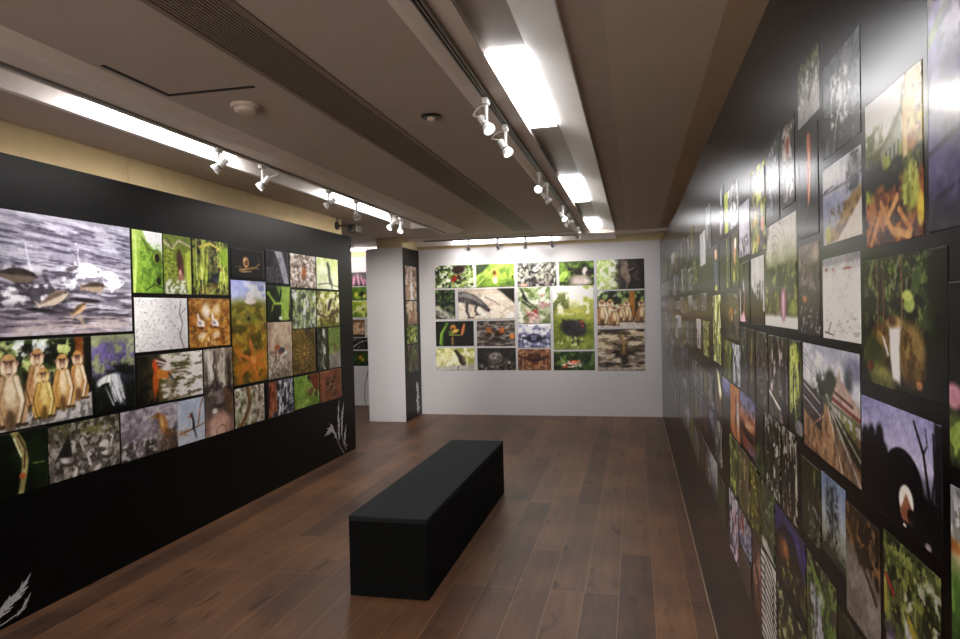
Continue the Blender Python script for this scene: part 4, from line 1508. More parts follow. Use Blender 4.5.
def b_j(p):
    p.g((34, 48, 24), (44, 50, 28), (60, 50, 38), (170, 160, 150)).t((130, 160, 96), 7, 6, .6, .1, .9, (0, 0, 1, .45)).r(.68, 0, .8, .7, (150, 100, 44), .02).t((226, 226, 220), 5, 8, .62, .1, .8, (0, 0, .5, .5)).r(-.1, .84, 1.1, 1.1, (186, 178, 170), .03)
    for u_, v_, h_ in ((.27, .86, .66), (.62, .84, .6), (.5, .84, .52), (.93, .86, .62), (.10, .92, .72), (.36, .94, .56)):
        p.monkey(u_, v_, h_, (166, 126, 86), (220, 200, 168))


BW(-.534, .136, 1.824, 1.284, 'troop of monkeys lined up on a pale ledge, beside the tall hen photo', b_j)


def b_k(p):
    p.bg((12, 14, 10)).l([(.14, 1.0), (.16, .5), (.3, .1)], .09, (70, 130, 36), .07).l([(.11, .9), (.14, .5), (.26, .2)], .02, (140, 190, 70)).e(.46, .26, .13, .16, (196, 130, 60)).ring(.46, .26, .13, .03, (60, 60, 20)).e(.4, .45, .13, .09, (60, 110, 34), 20).e(.52, .4, .16, .07, (190, 150, 70), -20).e(.72, .34, .06, .26, (186, 110, 60), 14).e(.44, .8, .05, .2, (140, 110, 60)).l([(.36, .55), (.66, .56)], .025, (150, 170, 60)).e(.46, .3, .05, .06, (80, 40, 20))


BW(-2.988, -2.389, 1.425, 1.044, 'coiled orange and green snake on black, third row by the pillar', b_k)


def b_l(p):
    p.g((84, 78, 74), (104, 94, 88), (80, 72, 68)).t((60, 54, 50), 4, 12, .5, .1, .9).t((150, 140, 134), 4, 14, .62, .08, .8).e(.32, .40, .12, .16, (150, 96, 56), -10).e(.3, .56, .14, .1, (60, 44, 36)).e(.58, .5, .18, .12, (64, 42, 30), -14).e(.66, .38, .1, .12, (176, 100, 46), 10).e(.92, .62, .1, .09, (190, 116, 50)).l([(.4, .7), (.7, .76)], .03, (40, 34, 32))


BW(-2.342, -1.756, 1.424, 1.040, 'two brown animals swimming in dark rippled water, third row of the end wall', b_l)


def b_m(p):
    p.g((206, 206, 220), (150, 152, 176), (120, 122, 150), (110, 112, 140)).t((84, 86, 112), 6, 10, .56, .1, .8).t((226, 226, 236), 7, 7, .6, .1, .8).e(.5, .58, .34, .2, (44, 46, 62), 0).e(.5, .56, .22, .12, (110, 112, 136)).e(.36, .6, .08, .1, (30, 32, 46)).e(.62, .6, .08, .1, (30, 32, 46))
    for a in (-1, 1):
        for q in (.2, .34, .46):
            p.l([(.5 + a * .2, .6), (.5 + a * q, .42 + q * .3), (.5 + a * q * 1.05, .95)], .03, (40, 42, 58), .015)


BW(-1.712, -1.224, 1.350, 1.009, 'blue-grey crab in wet sand, over the brown crab', b_m)


def b_n(p):
    p.g((120, 84, 60), (150, 106, 78), (124, 88, 62)).t((176, 132, 100), 6, 8, .56, .1, .8).t((90, 60, 42), 6, 8, .58, .1, .8).e(.5, .42, .36, .2, (54, 30, 24)).e(.5, .36, .26, .1, (98, 52, 40)).e(.4, .3, .03, .05, (20, 14, 12)).e(.62, .3, .03, .05, (20, 14, 12))
    for a in (-1, 1):
        for q in (.28, .4, .5):
            p.l([(.5 + a * .2, .5), (.5 + a * q, .35), (.5 + a * q * 1.05, .95)], .04, (70, 38, 28), .02)
    p.e(.5, .68, .2, .08, (110, 62, 46))


BW(-1.719, -1.226, .990, .674, 'brown crab facing out, bottom row of the end wall', b_n)


def b_o(p):
    p.g((190, 186, 120), (204, 200, 150), (170, 166, 130)).t((226, 222, 186), 3, 3, .55, .14, .8).t((132, 140, 60), 3, 3, .62, .12, .8).p([(0, .85), (.5, .78), (1, .7), (1, 1.1), (0, 1.1)], (160, 156, 146), .04).p([(.46, .1), (.54, .06), (.64, .3), (.60, .4)], (40, 40, 32), .02).e(.68, .55, .16, .26, (58, 50, 36), -24).e(.72, .5, .07, .16, (104, 92, 66), -24).l([(.5, .12), (.58, .4)], .03, (34, 34, 28)).l([(.6, .8), (.56, .96)], .02, (40, 34, 28))


BW(-2.993, -2.387, 1.012, .675, 'dark bird raising its beak on pale yellow, bottom corner of the end wall', b_o)


def b_p(p):
    p.g((46, 44, 42), (60, 54, 50), (90, 82, 76)).t((28, 26, 24), 6, 6, .5, .1, .9).e(.48, .46, .34, .26, (112, 104, 102), -6).e(.45, .36, .24, .12, (150, 142, 140), -6, .5).e(.76, .6, .13, .12, (90, 80, 74)).e(.82, .66, .06, .05, (190, 180, 172)).t((70, 64, 62), 14, 10, .55, .1, .8, (.15, .2, .8, .8)).t((150, 142, 136), 9, 9, .62, .1, .8, (0, .75, 1, 1))


BW(-2.343, -1.750, 1.012, .676, 'grey otter-like animal hunched on dark ground, bottom row of the end wall', b_p)


def b_q(p):
    p.bg((30, 52, 20)).t((48, 84, 30), 3, 3, .5, .14, .9).t((84, 130, 50), 4, 4, .64, .1, .8).e(.46, .62, .28, .10, (190, 60, 40), 4).e(.5, .56, .16, .1, (210, 90, 66)).t((236, 226, 220), 14, 14, .6, .06, .9, (.2, .5, .7, .85)).e(.62, .52, .06, .07, (214, 110, 80)).l([(.24, .6), (.14, .2)], .02, (210, 190, 160), .01).p([(.3, .66), (.2, .9), (.36, .8)], (190, 70, 50))


BW(-1.186, -.585, .952, .672, 'small red and white creature on a green blur, under the tall hen photo', b_q)


def b_r(p):
    p.g((96, 80, 64), (128, 108, 88), (110, 98, 86), (150, 138, 128)).t((56, 48, 40), 3, 14, .56, .1, .85).t((204, 188, 160), 3, 16, .62, .07, .85).t((166, 154, 142), 3, 14, .6, .1, .7, (0, .55, 1, 1))
    p.p([(.58, .50), (.70, .44), (.90, .38), (.86, .48), (.80, .56), (.66, .62)], (40, 34, 30), .015).p([(.50, .52), (.40, .50), (.30, .56), (.38, .60), (.36, .66), (.50, .66)], (34, 28, 26), .015)
    p.l([(.62, .52), (.86, .43)], .014, (120, 104, 86)).l([(.62, .56), (.82, .50)], .012, (96, 82, 68))
    p.e(.56, .58, .13, .10, (58, 46, 36), 12, .15).e(.55, .56, .07, .07, (110, 88, 60), 0, .5)
    p.l([(.555, .54), (.56, .40), (.55, .26), (.535, .18)], .034, (142, 118, 74), .026).e(.53, .16, .045, .04, (160, 132, 82), 0, .15).p([(.50, .14), (.42, .17), (.50, .185)], (120, 96, 46), .01).e(.52, .15, .01, .01, (20, 16, 14))
    p.p([(.48, .66), (.62, .66), (.66, .80), (.56, .86), (.5, .78)], (40, 34, 28), .02, .85).e(.6, .9, .14, .03, (60, 50, 42), 0, .5)


BW(-.540, .128, 1.268, .666, 'duck flapping its wings on brown rippled water, low on the end wall', b_r)


# ------------------------------------------------------------------ photos on the narrow black side of the pillar
GP = 'photos on the black side of the pillar'


def PW(y0, y1, z1, z0, label, draw):
    photo('L', -3.236, y0, y1, z1, z0, label, draw, GP, 'print', 'photo')


PW(9.525, 10.03, 2.255, 1.758, 'pinkish tangle of stems, top photo on the black side of the pillar', lambda p: p.g((150, 126, 110), (160, 138, 124), (120, 110, 90)).t((90, 66, 60), 8, 6, .52, .08, .9).t((222, 206, 206), 8, 5, .58, .08, .9).t((170, 130, 90), 7, 6, .62, .08, .8).r(.45, .5, .62, 1, (214, 212, 222), .04))
PW(9.525, 10.03, 1.740, 1.392, 'brown animal against pale bark, second photo on the black side of the pillar', lambda p: p.g((206, 194, 176), (170, 150, 126), (150, 120, 100)).t((110, 84, 66), 5, 4, .55, .1, .8).e(.55, .45, .2, .32, (146, 106, 78), 14).e(.5, .3, .1, .12, (222, 206, 190)).p([(0, .5), (.2, .6), (.1, 1), (0, 1)], (60, 70, 44)))
PW(9.545, 10.03, 1.378, 1.114, 'bright yellow-green insect, third photo on the black side of the pillar', lambda p: p.g((90, 112, 50), (110, 136, 60), (80, 100, 50)).t((176, 200, 90), 5, 5, .54, .1, .95).e(.5, .5, .2, .3, (150, 180, 70), 30).t((36, 44, 24), 6, 6, .6, .08, .9).e(.75, .75, .12, .1, (220, 224, 190)))
PW(9.54, 10.04, 1.092, .69, 'dim reddish plant with green, lowest photo on the black side of the pillar', lambda p: p.g((96, 76, 70), (84, 70, 62), (60, 56, 50)).t((120, 80, 78), 5, 4, .55, .1, .9).t((84, 110, 56), 6, 5, .58, .1, .9).t((36, 34, 32), 6, 6, .6, .08, .9).l([(.2, .9), (.5, .4), (.8, .2)], .05, (110, 140, 70), .03))

# ------------------------------------------------------------------ photos in the room beyond
GF = 'photos in the room beyond the pillar'


def FW(x0, x1, z1, z0, label, draw):
    photo('B', YF, x0, x1, z1, z0, label, draw, GF, 'print_white', 'photo')


FW(-4.96, -4.435, 2.272, 2.036, 'pink coral fingers on grey, top photo of the room beyond the pillar', lambda p: p.g((104, 96, 100), (90, 80, 84)).e(.55, .6, .1, .4, (222, 150, 176), 8).e(.7, .55, .08, .45, (226, 160, 186), -8).e(.85, .65, .08, .36, (214, 140, 170), -20).e(.4, .7, .1, .34, (206, 130, 160), 24).e(.96, .7, .05, .3, (220, 150, 180), -30))
FW(-4.96, -4.435, 2.024, 1.796, 'yellow and black bee shape on bright green, second photo of the room beyond', lambda p: p.g((84, 140, 44), (70, 124, 36)).e(.62, .6, .14, .22, (214, 206, 70), 10).e(.82, .55, .2, .16, (30, 34, 20), -10).e(.9, .7, .12, .14, (226, 216, 120)).e(.7, .8, .2, .1, (150, 190, 60)))
FW(-4.96, -4.435, 1.784, 1.512, 'pale lime leaf curl, third photo of the room beyond the pillar', lambda p: p.g((150, 190, 50), (120, 166, 40), (96, 140, 34)).t((200, 220, 110), 3, 3, .52, .12, .9).e(.7, .5, .24, .2, (206, 222, 120), 20).e(.86, .55, .1, .1, (84, 120, 30)).l([(.4, .8), (.9, .3)], .04, (230, 236, 170)))
FW(-5.02, -4.492, 1.466, 1.168, 'tan round animal photo, fourth down in the room beyond the pillar', lambda p: p.g((110, 84, 62), (140, 110, 84)).e(.72, .5, .34, .34, (176, 140, 108), 0).t((206, 176, 146), 9, 9, .55, .1, .8, (.4, .2, 1, .9)).r(-.1, .85, 1.1, 1.1, (60, 46, 36)).e(.85, .4, .1, .1, (120, 84, 60)))
FW(-4.462, -4.1, 1.466, 1.168, 'sliver of pale green print touching the pillar, fourth row in the room beyond', lambda p: p.g((150, 170, 110), (130, 150, 96)).t((200, 210, 170), 4, 4, .52, .12, .8).e(.5, .5, .3, .3, (96, 120, 70), 0))
FW(-4.96, -4.437, 1.157, .955, 'black photo with a pale grey streak, fifth down in the room beyond', lambda p: p.bg((22, 22, 22)).l([(.4, .9), (.7, .4), (1, .2)], .08, (170, 172, 170), .04).t((110, 112, 108), 5, 5, .62, .08, .8).e(.8, .6, .2, .12, (40, 60, 30)))
FW(-4.96, -4.437, .934, .676, 'dark green photo with an orange flower, lowest in the room beyond the pillar', lambda p: p.g((40, 70, 24), (56, 92, 32), (30, 54, 20)).e(.72, .45, .12, .16, (206, 140, 50), 0).e(.8, .6, .1, .1, (190, 170, 60)).l([(.66, .9), (.74, .5)], .04, (70, 100, 36)))

# ------------------------------------------------------------------ small photos on the glossy black wall (seen very obliquely)
GR = 'small photos on the glossy black wall'


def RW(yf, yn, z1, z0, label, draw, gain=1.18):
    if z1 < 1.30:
        gain *= .74  # vignette low in the view, put into the print colours
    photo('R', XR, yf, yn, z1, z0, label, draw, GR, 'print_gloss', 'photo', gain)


def r_roof(p):
    p.g((150, 150, 156), (170, 170, 196), (140, 138, 186), (116, 112, 166), (78, 74, 116), (52, 50, 74))
    p.p([(0, 0), (.6, 0), (.0, .40)], (130, 128, 130), .02).l([(0, .47), (.55, .22), (1, .1)], .02, (120, 156, 84)).r(.10, .1, .3, .55, (196, 194, 200), .03, .7).t((84, 80, 110), 5, 9, .55, .1, .7, (.1, .4, .3, 1))
    for v in (.62, .74, .88):
        p.l([(0, v + .04), (.5, v - .04), (1, v - .12)], .010, (48, 46, 70))
    p.t((96, 92, 140), 6, 4, .55, .1, .6, (0, .5, 1, 1)).r(-.1, .92, 1.1, 1.1, (36, 34, 44), .05, .8)


RW(.963, .60, 2.12, 1.682, 'bluish timber roof photo cut off by the edge of the view', r_roof)


def r_house(p):
    p.g((210, 226, 236), (200, 214, 214), (110, 120, 60), (60, 62, 40), (126, 66, 34), (120, 64, 30), (96, 48, 22))
    p.t((236, 238, 236), 4, 4, .55, .15, .8, (0, 0, 1, .35))
    p.p([(.72, 0), (1, 0), (1, .45), (.68, .45)], (216, 190, 120), .03).t((120, 90, 40), 10, 8, .58, .08, .9, (.66, 0, 1.05, .45)).t((190, 180, 70), 8, 8, .6, .1, .8, (.8, .05, 1.05, .5))
    p.t((96, 112, 48), 7, 6, .5, .1, .9, (-.1, .2, .3, .45)).p([(.3, .38), (.5, .28), (.68, .22), (.68, .5), (.36, .54)], (150, 160, 130), .02).p([(.28, .38), (.62, .2), (.74, .16), (.56, .3)], (110, 100, 60), .02)
    for k_ in range(4):
        p.r(.40 + k_ * .07, .40 - k_ * .01, .43 + k_ * .07, .49 - k_ * .01, (70, 84, 80), .008)
    p.p([(0, .46), (.35, .5), (.6, .46), (1, .5), (1, .62), (.5, .66), (0, .62)], (40, 46, 30), .03).t((150, 170, 60), 9, 9, .56, .1, .9, (.35, .4, .95, .52))
    p.r(.7, .15, .78, .5, (226, 190, 120), .02).e(.84, .42, .07, .06, (170, 90, 60), 0, .7, .7)
    p.t((186, 116, 50), 6, 7, .54, .1, .85, (0, .6, 1, 1)).t((60, 30, 18), 7, 7, .56, .1, .9, (0, .62, 1, 1)).l([(.3, .72), (.5, .92), (.8, .98)], .03, (200, 140, 70)).l([(.6, .72), (.4, .85)], .03, (210, 150, 84)).l([(.1, .98), (.3, .78)], .03, (206, 140, 70)).l([(.62, .8), (.82, .95)], .025, (196, 130, 60))
    p.e(.80, .68, .11, .15, (130, 140, 50), 0, .5).t((186, 200, 84), 14, 8, .5, .08, .9, (.66, .54, .95, .82)).t((150, 176, 54), 8, 9, .55, .1, .9, (-.05, .6, .16, .7)).e(.96, .84, .05, .1, (220, 190, 60))


RW(1.202, .980, 1.905, 1.682, 'sunlit house behind trees over a reddish garden, tall photo', r_house)


def r_fall(p):
    p.bg((20, 26, 14)).t((52, 74, 32), 7, 7, .52, .1, .9, (0, 0, .95, .6)).t((110, 140, 58), 9, 9, .64, .08, .8, (.05, .02, .8, .5)).t((150, 150, 110), 12, 12, .72, .05, .6, (.1, .0, .7, .3))
    for u_ in (.22, .30, .53):
        p.l([(u_, 0), (u_ + .01, .5)], .016, (112, 82, 56), .02)
    p.e(.62, .36, .06, .06, (140, 176, 74), 20).e(.60, .3, .06, .04, (170, 190, 80), 10).e(.7, .2, .05, .1, (60, 96, 40), 20)
    p.e(.62, .72, .16, .24, (104, 78, 34), -14).e(.66, .64, .11, .13, (132, 104, 50), -14, .5).e(.26, .66, .15, .16, (110, 84, 36), 10).e(.25, .62, .1, .05, (160, 120, 54), 14)
    p.t((70, 46, 20), 8, 8, .6, .1, .8, (.15, .5, .8, .95)).e(.14, .76, .14, .16, (60, 76, 26), 0, .4).e(.28, .96, .18, .12, (136, 136, 60), 20, .4).e(.12, .86, .05, .04, (110, 56, 30))
    p.e(.44, .50, .10, .05, (190, 150, 90), 0, .5).p([(.38, .54), (.52, .53), (.50, .70), (.51, .95), (.42, .92), (.39, .74)], (232, 226, 232), .03).l([(.30, .62), (.36, .74)], .022, (190, 180, 176)).e(.42, .48, .05, .05, (90, 60, 40), 0, .5)
    p.e(.72, .92, .03, .03, (190, 110, 66)).r(.86, -.1, 1.1, 1.1, (14, 16, 12), .08, .8).r(-.1, .93, 1.1, 1.1, (26, 26, 14), .06, .5)


RW(1.226, .912, 1.663, 1.472, 'white waterfall between mossy boulders in dark forest', r_fall)


def r_dome(p):
    p.g((120, 118, 170), (140, 136, 184), (168, 162, 200), (60, 56, 66), (22, 20, 24), (18, 16, 18))
    p.p([(-.1, .52), (.08, .42), (.22, .34), (.30, .34), (.36, .5), (.50, .72), (1.1, .6), (1.1, 1.1), (-.1, 1.1)], (18, 17, 20), .03)
    for u_, v_ in ((.06, .40), (.16, .36), (.28, .32), (.34, .46)):
        p.e(u_, v_, .06, .12, (20, 19, 22), 0, .4)
    p.e(.58, .62, .24, .30, (20, 18, 22), 0, .05).r(.34, .62, 1.1, 1.1, (18, 16, 18), .03)
    p.e(.62, .75, .085, .14, (222, 216, 206), 0, .12).p([(.54, .86), (.62, .68), (.72, .82), (.70, .90), (.58, .92)], (140, 84, 58), .02).e(.68, .84, .05, .06, (30, 24, 26))
    p.l([(.72, .06), (.82, .28), (.88, .62)], .022, (20, 18, 22), .03).l([(.92, .1), (.93, .4), (.9, .65)], .018, (20, 18, 22)).l([(.84, .08), (.86, .2), (.82, .28)], .012, (24, 22, 28)).p([(.93, 0), (1.1, 0), (1.1, .7), (.93, .6)], (24, 22, 28), .03)
    p.e(.60, .95, .02, .015, (200, 180, 170)).e(.86, .98, .03, .03, (150, 140, 140), 0, .5)


RW(1.238, .935, 1.447, 1.280, 'black dome silhouette with a lit round opening against violet dusk sky', r_dome)


def r_garden(p):
    p.leafage([(96, 116, 48), (150, 166, 70), (70, 84, 36)], 6, (40, 46, 24)).t((216, 214, 190), 8, 8, .66, .06, .8, (.4, .1, 1, .6))
    p.p([(.45, .45), (1, .72), (1, .85), (.5, .58)], (186, 160, 44), .02).p([(.4, .5), (1, .88), (1, 1), (.42, .62)], (206, 200, 196), .02).t((90, 84, 70), 12, 10, .56, .08, .7, (.4, .45, 1, 1)).l([(.05, .34), (.2, .42)], .03, (170, 46, 34)).e(.02, .5, .05, .14, (190, 170, 60))
    p.p([(.36, .68), (.9, 1.0), (.5, 1.0)], (126, 108, 136), .02).p([(.05, .72), (.2, .7), (.3, 1), (.05, 1)], (136, 118, 142), .02).t((64, 52, 76), 16, 9, .54, .08, .8, (0, .66, 1, 1)).p([(.22, .7), (.36, .7), (.5, 1), (.32, 1)], (92, 96, 44), .02)


RW(1.142, .943, 1.257, 1.06, 'flower garden photo with lavender rows and pale blossom banks', r_garden)


def r_meadow(p):
    p.g((120, 122, 130), (190, 190, 196), (170, 150, 120), (60, 110, 34), (50, 104, 30), (40, 84, 24)).t((90, 90, 90), 8, 8, .58, .1, .8, (0, 0, 1, .4)).r(-.1, .34, 1.1, .42, (150, 92, 40), .03).k(20, [(90, 150, 50), (40, 80, 24)], .3, .02, (0, .5, 1, 1), 90, 12)


RW(.912, .66, 1.382, 1.195, 'grey sky over a bright green strip, cut off low at the view edge', r_meadow)
RW(.912, .66, 1.62, 1.405, 'dark photo with a pink bloom and green stripe, cut off at the view edge', lambda p: p.bg((16, 15, 15)).e(.04, .62, .1, .07, (176, 110, 130), 0, .4).r(-.1, .72, 1.1, .95, (110, 150, 50), .03).t((50, 70, 30), 6, 6, .55, .1, .8, (0, .7, 1, 1)))


def r_rock(p):
    p.g((76, 54, 32), (90, 66, 42), (110, 96, 82), (120, 108, 96), (100, 90, 80)).t((150, 104, 52), 9, 7, .58, .08, .9, (0, 0, 1.05, .5)).t((40, 28, 18), 8, 7, .56, .1, .9, (0, 0, 1, .5)).p([(0, .3), (.3, .38), (.7, .6), (1, .55), (1, 1.1), (0, 1.1)], (124, 112, 100), .06).t((150, 138, 126), 5, 5, .56, .12, .6, (0, .45, 1, 1)).l([(.2, .22), (.6, .46), (.9, .62)], .03, (70, 50, 36))


RW(1.336, 1.160, 1.247, 1.050, 'tan rock curb under golden scrub, between the palm and the garden photo', r_rock)


def r_palm(p):
    p.g((112, 150, 184), (140, 168, 194), (184, 190, 196), (150, 150, 130), (40, 50, 34)).t((36, 44, 40), 12, 12, .48, .08, .95, (.22, .08, .72, .82, .12)).l([(.5, .1), (.48, .9)], .016, (40, 44, 40)).t((60, 70, 40), 9, 9, .5, .1, .8, (0, .8, 1, 1.1)).e(.45, .4, .2, .28, (44, 54, 52), 0, .8, .6)


RW(1.497, 1.336, 1.262, 1.105, 'slim dark tree upright against clear blue sky', r_palm)
RW(1.662, 1.505, 1.257, 1.090, 'dark woodland photo with one green glint, beside the slim tree on blue sky', lambda p: p.leafage([(60, 60, 36), (70, 52, 36), (84, 96, 44)], 6, (26, 22, 18)).e(.7, .15, .06, .14, (110, 130, 50)).t((140, 140, 160), 12, 12, .72, .05, .8, (.3, .5, 1, 1)))


def r_gfall(p):
    p.leafage([(76, 110, 40), (96, 70, 60), (110, 150, 60)], 5, (36, 44, 22)).p([(.05, .0), (.6, .22), (1, .55), (1, .9), (.5, .5)], (96, 140, 44), .04).p([(.2, .3), (.45, .35), (.7, .9), (.8, 1), (.35, 1)], (150, 146, 160), .04).t((210, 206, 216), 12, 7, .58, .08, .9, (.15, .25, .7, 1)).t((60, 70, 36), 10, 8, .6, .08, .8, (0, .2, .8, 1))


RW(1.632, 1.402, 1.058, .862, 'lilac-white cascade between bright green banks, low on the glossy wall', r_gfall)


def r_arch(p):
    p.g((44, 36, 76), (34, 28, 44), (52, 30, 22), (40, 30, 22), (30, 28, 20)).p([(0, 0), (.5, .0), (1, .1), (1, .3), (.6, .14), (.3, .1), (0, .42)], (64, 54, 124), .03).ring(.4, .5, .34, .04, (50, 30, 26)).e(.3, .48, .18, .16, (120, 66, 34), 0, .5).e(.36, .44, .1, .1, (170, 96, 50), 0, .6).t((130, 130, 50), 10, 10, .64, .06, .9, (.2, .5, 1, .95)).p([(.68, .1), (.9, .2), (1, .5), (.8, .35)], (58, 50, 116), .03)


RW(1.982, 1.638, 1.062, .872, 'dusky photo with violet sky and a glowing orange arch', r_arch)
RW(1.975, 1.640, .852, .65, 'dark bushes speckled yellow-green, under the glowing orange arch', lambda p: p.leafage([(76, 84, 32), (130, 130, 50), (190, 186, 130)], 6, (24, 22, 14)).t((22, 18, 14), 3, 3, .5, .1, .8))
RW(1.632, 1.402, .845, .65, 'dim brown thicket under the lilac-white cascade', lambda p: p.leafage([(60, 60, 34), (90, 76, 50)], 6, (20, 18, 12)))
RW(1.385, 1.160, 1.035, .86, 'dark leafy photo under the tan rock curb', lambda p: p.leafage([(56, 60, 30), (80, 84, 40)], 6, (20, 18, 12)))


def r_sea(p):
    p.g((150, 146, 158), (214, 214, 216), (222, 222, 222), (226, 225, 225), (220, 219, 219)).r(-.1, -.1, 1.1, .09, (140, 136, 150), .02).t((190, 190, 194), 5, 24, .58, .12, .6, (0, .2, 1, 1)).t((150, 148, 152), 8, 26, .68, .06, .7, (0, .72, 1, 1)).e(.70, .16, .12, .012, (140, 70, 60)).l([(.68, .15), (.70, .05)], .01, (170, 90, 84)).e(.12, .14, .03, .025, (140, 80, 80)).e(.32, .15, .02, .02, (190, 90, 84)).l([(.16, .92), (.24, .80)], .016, (50, 46, 48)).l([(.06, .92), (.3, .95)], .012, (90, 86, 90))


RW(1.467, 1.236, 1.682, 1.530, 'almost white seascape with tiny red boats on the horizon', r_sea)


def r_harbor(p):
    p.g((196, 202, 212), (210, 214, 220), (150, 158, 184), (128, 136, 168), (140, 142, 150), (190, 180, 166)).k(16, [(222, 224, 228), (180, 186, 198)], .3, .016, (.02, .2, .66, .3), 90, 3).t((50, 54, 56), 8, 10, .52, .08, .9, (.66, .02, 1.05, .46)).e(.84, .2, .16, .2, (70, 74, 74), 0, .5, .7).r(-.1, .31, .72, .345, (120, 112, 120), .012)
    p.p([(.45, .75), (.62, .55), (1, .42), (1, .6), (.5, .95), (.1, 1), (.2, .85)], (150, 120, 70), .04).t((96, 70, 44), 8, 7, .54, .08, .9, (.2, .55, .95, .95)).p([(.4, 1), (.7, .78), (1, .58), (1, 1.05)], (216, 204, 190), .04).e(.16, .86, .09, .1, (170, 170, 80), 0, .5).l([(.05, .3), (.3, .28)], .012, (84, 76, 84))


RW(1.457, 1.224, 1.853, 1.708, 'pale harbour photo with towers, water and a sandy bank', r_harbor)


def r_treelight(p):
    p.g((70, 76, 80), (60, 66, 68), (44, 48, 48), (30, 32, 32)).t((110, 120, 124), 6, 5, .58, .1, .6).l([(.5, .3), (.55, .5), (.40, .7), (.32, 1)], .04, (170, 176, 170), .012).t((216, 222, 222), 12, 9, .62, .06, .9, (.25, .2, .8, .75)).e(.56, .52, .12, .14, (196, 206, 204), 0, .7, .6).e(.32, .38, .07, .03, (206, 214, 216), -40)


RW(1.452, 1.222, 2.045, 1.872, 'sunburst through a dark tree, highest photo of the glossy wall', r_treelight)
RW(1.652, 1.472, 2.115, 1.980, 'small grey-white cascade under a green fringe, topmost in its column', lambda p: p.g((60, 66, 50), (90, 92, 84), (160, 158, 158), (156, 154, 156)).t((110, 120, 70), 10, 10, .56, .08, .9, (0, .05, 1, .4)).e(.55, .6, .07, .14, (76, 74, 76)).t((210, 210, 212), 12, 6, .66, .06, .8, (0, .2, 1, .7)))


def r_heli(p):
    p.bg((26, 25, 25)).t((40, 40, 40), 3, 3, .55, .1).e(.55, .36, .09, .35, (150, 74, 62), 8).l([(.5, .08), (.6, .4), (.5, .68)], .05, (204, 130, 92), .03).l([(.38, .3), (.46, .5)], .03, (170, 90, 92), .02).l([(.5, .68), (.3, .96)], .02, (130, 110, 100), .01).e(.5, .12, .05, .1, (196, 120, 80), 10)


RW(1.652, 1.487, 1.96, 1.738, 'single hanging pink and orange heliconia flower on black', r_heli)
RW(1.842, 1.690, 2.03, 1.83, 'pale brownish orchid on black, beside the heliconia flower', lambda p: p.bg((30, 29, 30)).e(.5, .3, .2, .22, (140, 116, 104), 0, .5).t((190, 176, 170), 10, 8, .56, .08, .9, (.1, .05, .9, .95, .1)).e(.5, .28, .08, .1, (150, 70, 56)).e(.45, .75, .1, .18, (150, 146, 146), 10, .5))
RW(2.045, 1.862, 2.03, 1.81, 'ghostly pale flower stalk on black, above the greenhouse dome photo', lambda p: p.bg((30, 30, 31)).l([(.5, .1), (.45, .9)], .03, (130, 134, 136), .02).t((150, 154, 158), 12, 10, .56, .08, .9, (.2, .02, .85, .85, .12)))


def r_train(p):
    p.g((150, 154, 176), (180, 182, 196), (196, 196, 206), (84, 84, 66), (96, 76, 56), (120, 90, 64), (110, 80, 56)).t((214, 214, 222), 3, 4, .56, .12, .8, (0, 0, 1, .35)).e(.94, .12, .16, .1, (110, 112, 140), 0, .6)
    for k_ in range(4):
        p.l([(0, .04 + .05 * k_), (.4, .28 + .02 * k_)], .005, (120, 124, 140))
    p.t((36, 50, 30), 9, 9, .45, .08, .95, (.2, .24, .72, .5, .08)).e(.55, .3, .09, .12, (40, 54, 32), 0, .4).e(.84, .24, .06, .1, (70, 74, 80), 0, .6)
    p.p([(.56, .46), (.68, .22), (.70, .14), (.73, .24), (1, .42), (1, .52)], (168, 140, 126), .015).l([(.58, .42), (1, .5)], .02, (110, 50, 44)).l([(.62, .36), (.9, .42)], .015, (90, 44, 40)).p([(.5, .46), (1, .56), (1, .64), (.56, .52)], (150, 146, 146), .012)
    p.t((96, 104, 44), 12, 8, .52, .08, .9, (.5, .5, 1, .75)).p([(.55, .5), (1, .72), (1, .9), (.62, .6)], (40, 44, 28), .03)
    p.p([(0, .36), (.42, .48), (.38, .60), (.36, .76), (0, .62)], (52, 48, 50), .015)
    for k_ in range(4):
        p.l([(0, .40 + .06 * k_), (.36, .52 + .055 * k_)], .014, (150, 146, 150) if k_ % 2 == 0 else (96, 66, 60))
    p.p([(0, .66), (.36, .78), (.45, .5), (.5, .5), (.74, .98), (.74, 1.1), (0, .9)], (150, 112, 78), .02).l([(.44, .52), (.46, .96)], .016, (170, 130, 96), .03).l([(.06, .84), (.44, .6)], .012, (170, 128, 92))
    p.l([(.5, .52), (.74, 1)], .012, (196, 180, 166)).l([(.52, .52), (.92, 1)], .018, (90, 84, 76)).l([(.56, .54), (1, .99)], .016, (150, 144, 136)).l([(.58, .52), (1, .80)], .014, (130, 130, 116)).t((60, 44, 34), 14, 6, .6, .08, .5, (0, .6, .9, 1))


RW(1.638, 1.246, 1.512, 1.288, 'railway platform and red-roofed station under a cloudy sky', r_train)


def r_brown(p):
    p.g((110, 96, 90), (84, 76, 76), (64, 58, 58), (56, 52, 50)).t((130, 112, 104), 3, 5, .56, .12, .7, (0, 0, 1, .5)).e(.3, .6, .09, .04, (170, 100, 56)).k(26, [(150, 160, 150), (190, 196, 186)], .07, .014, (.05, .7, 1, .98), 40, 30).e(.85, .1, .12, .1, (170, 150, 140), 0, .6)


RW(1.668, 1.487, 1.722, 1.530, 'grey-brown ground with scattered pale leaves, beside the white seascape', r_brown)


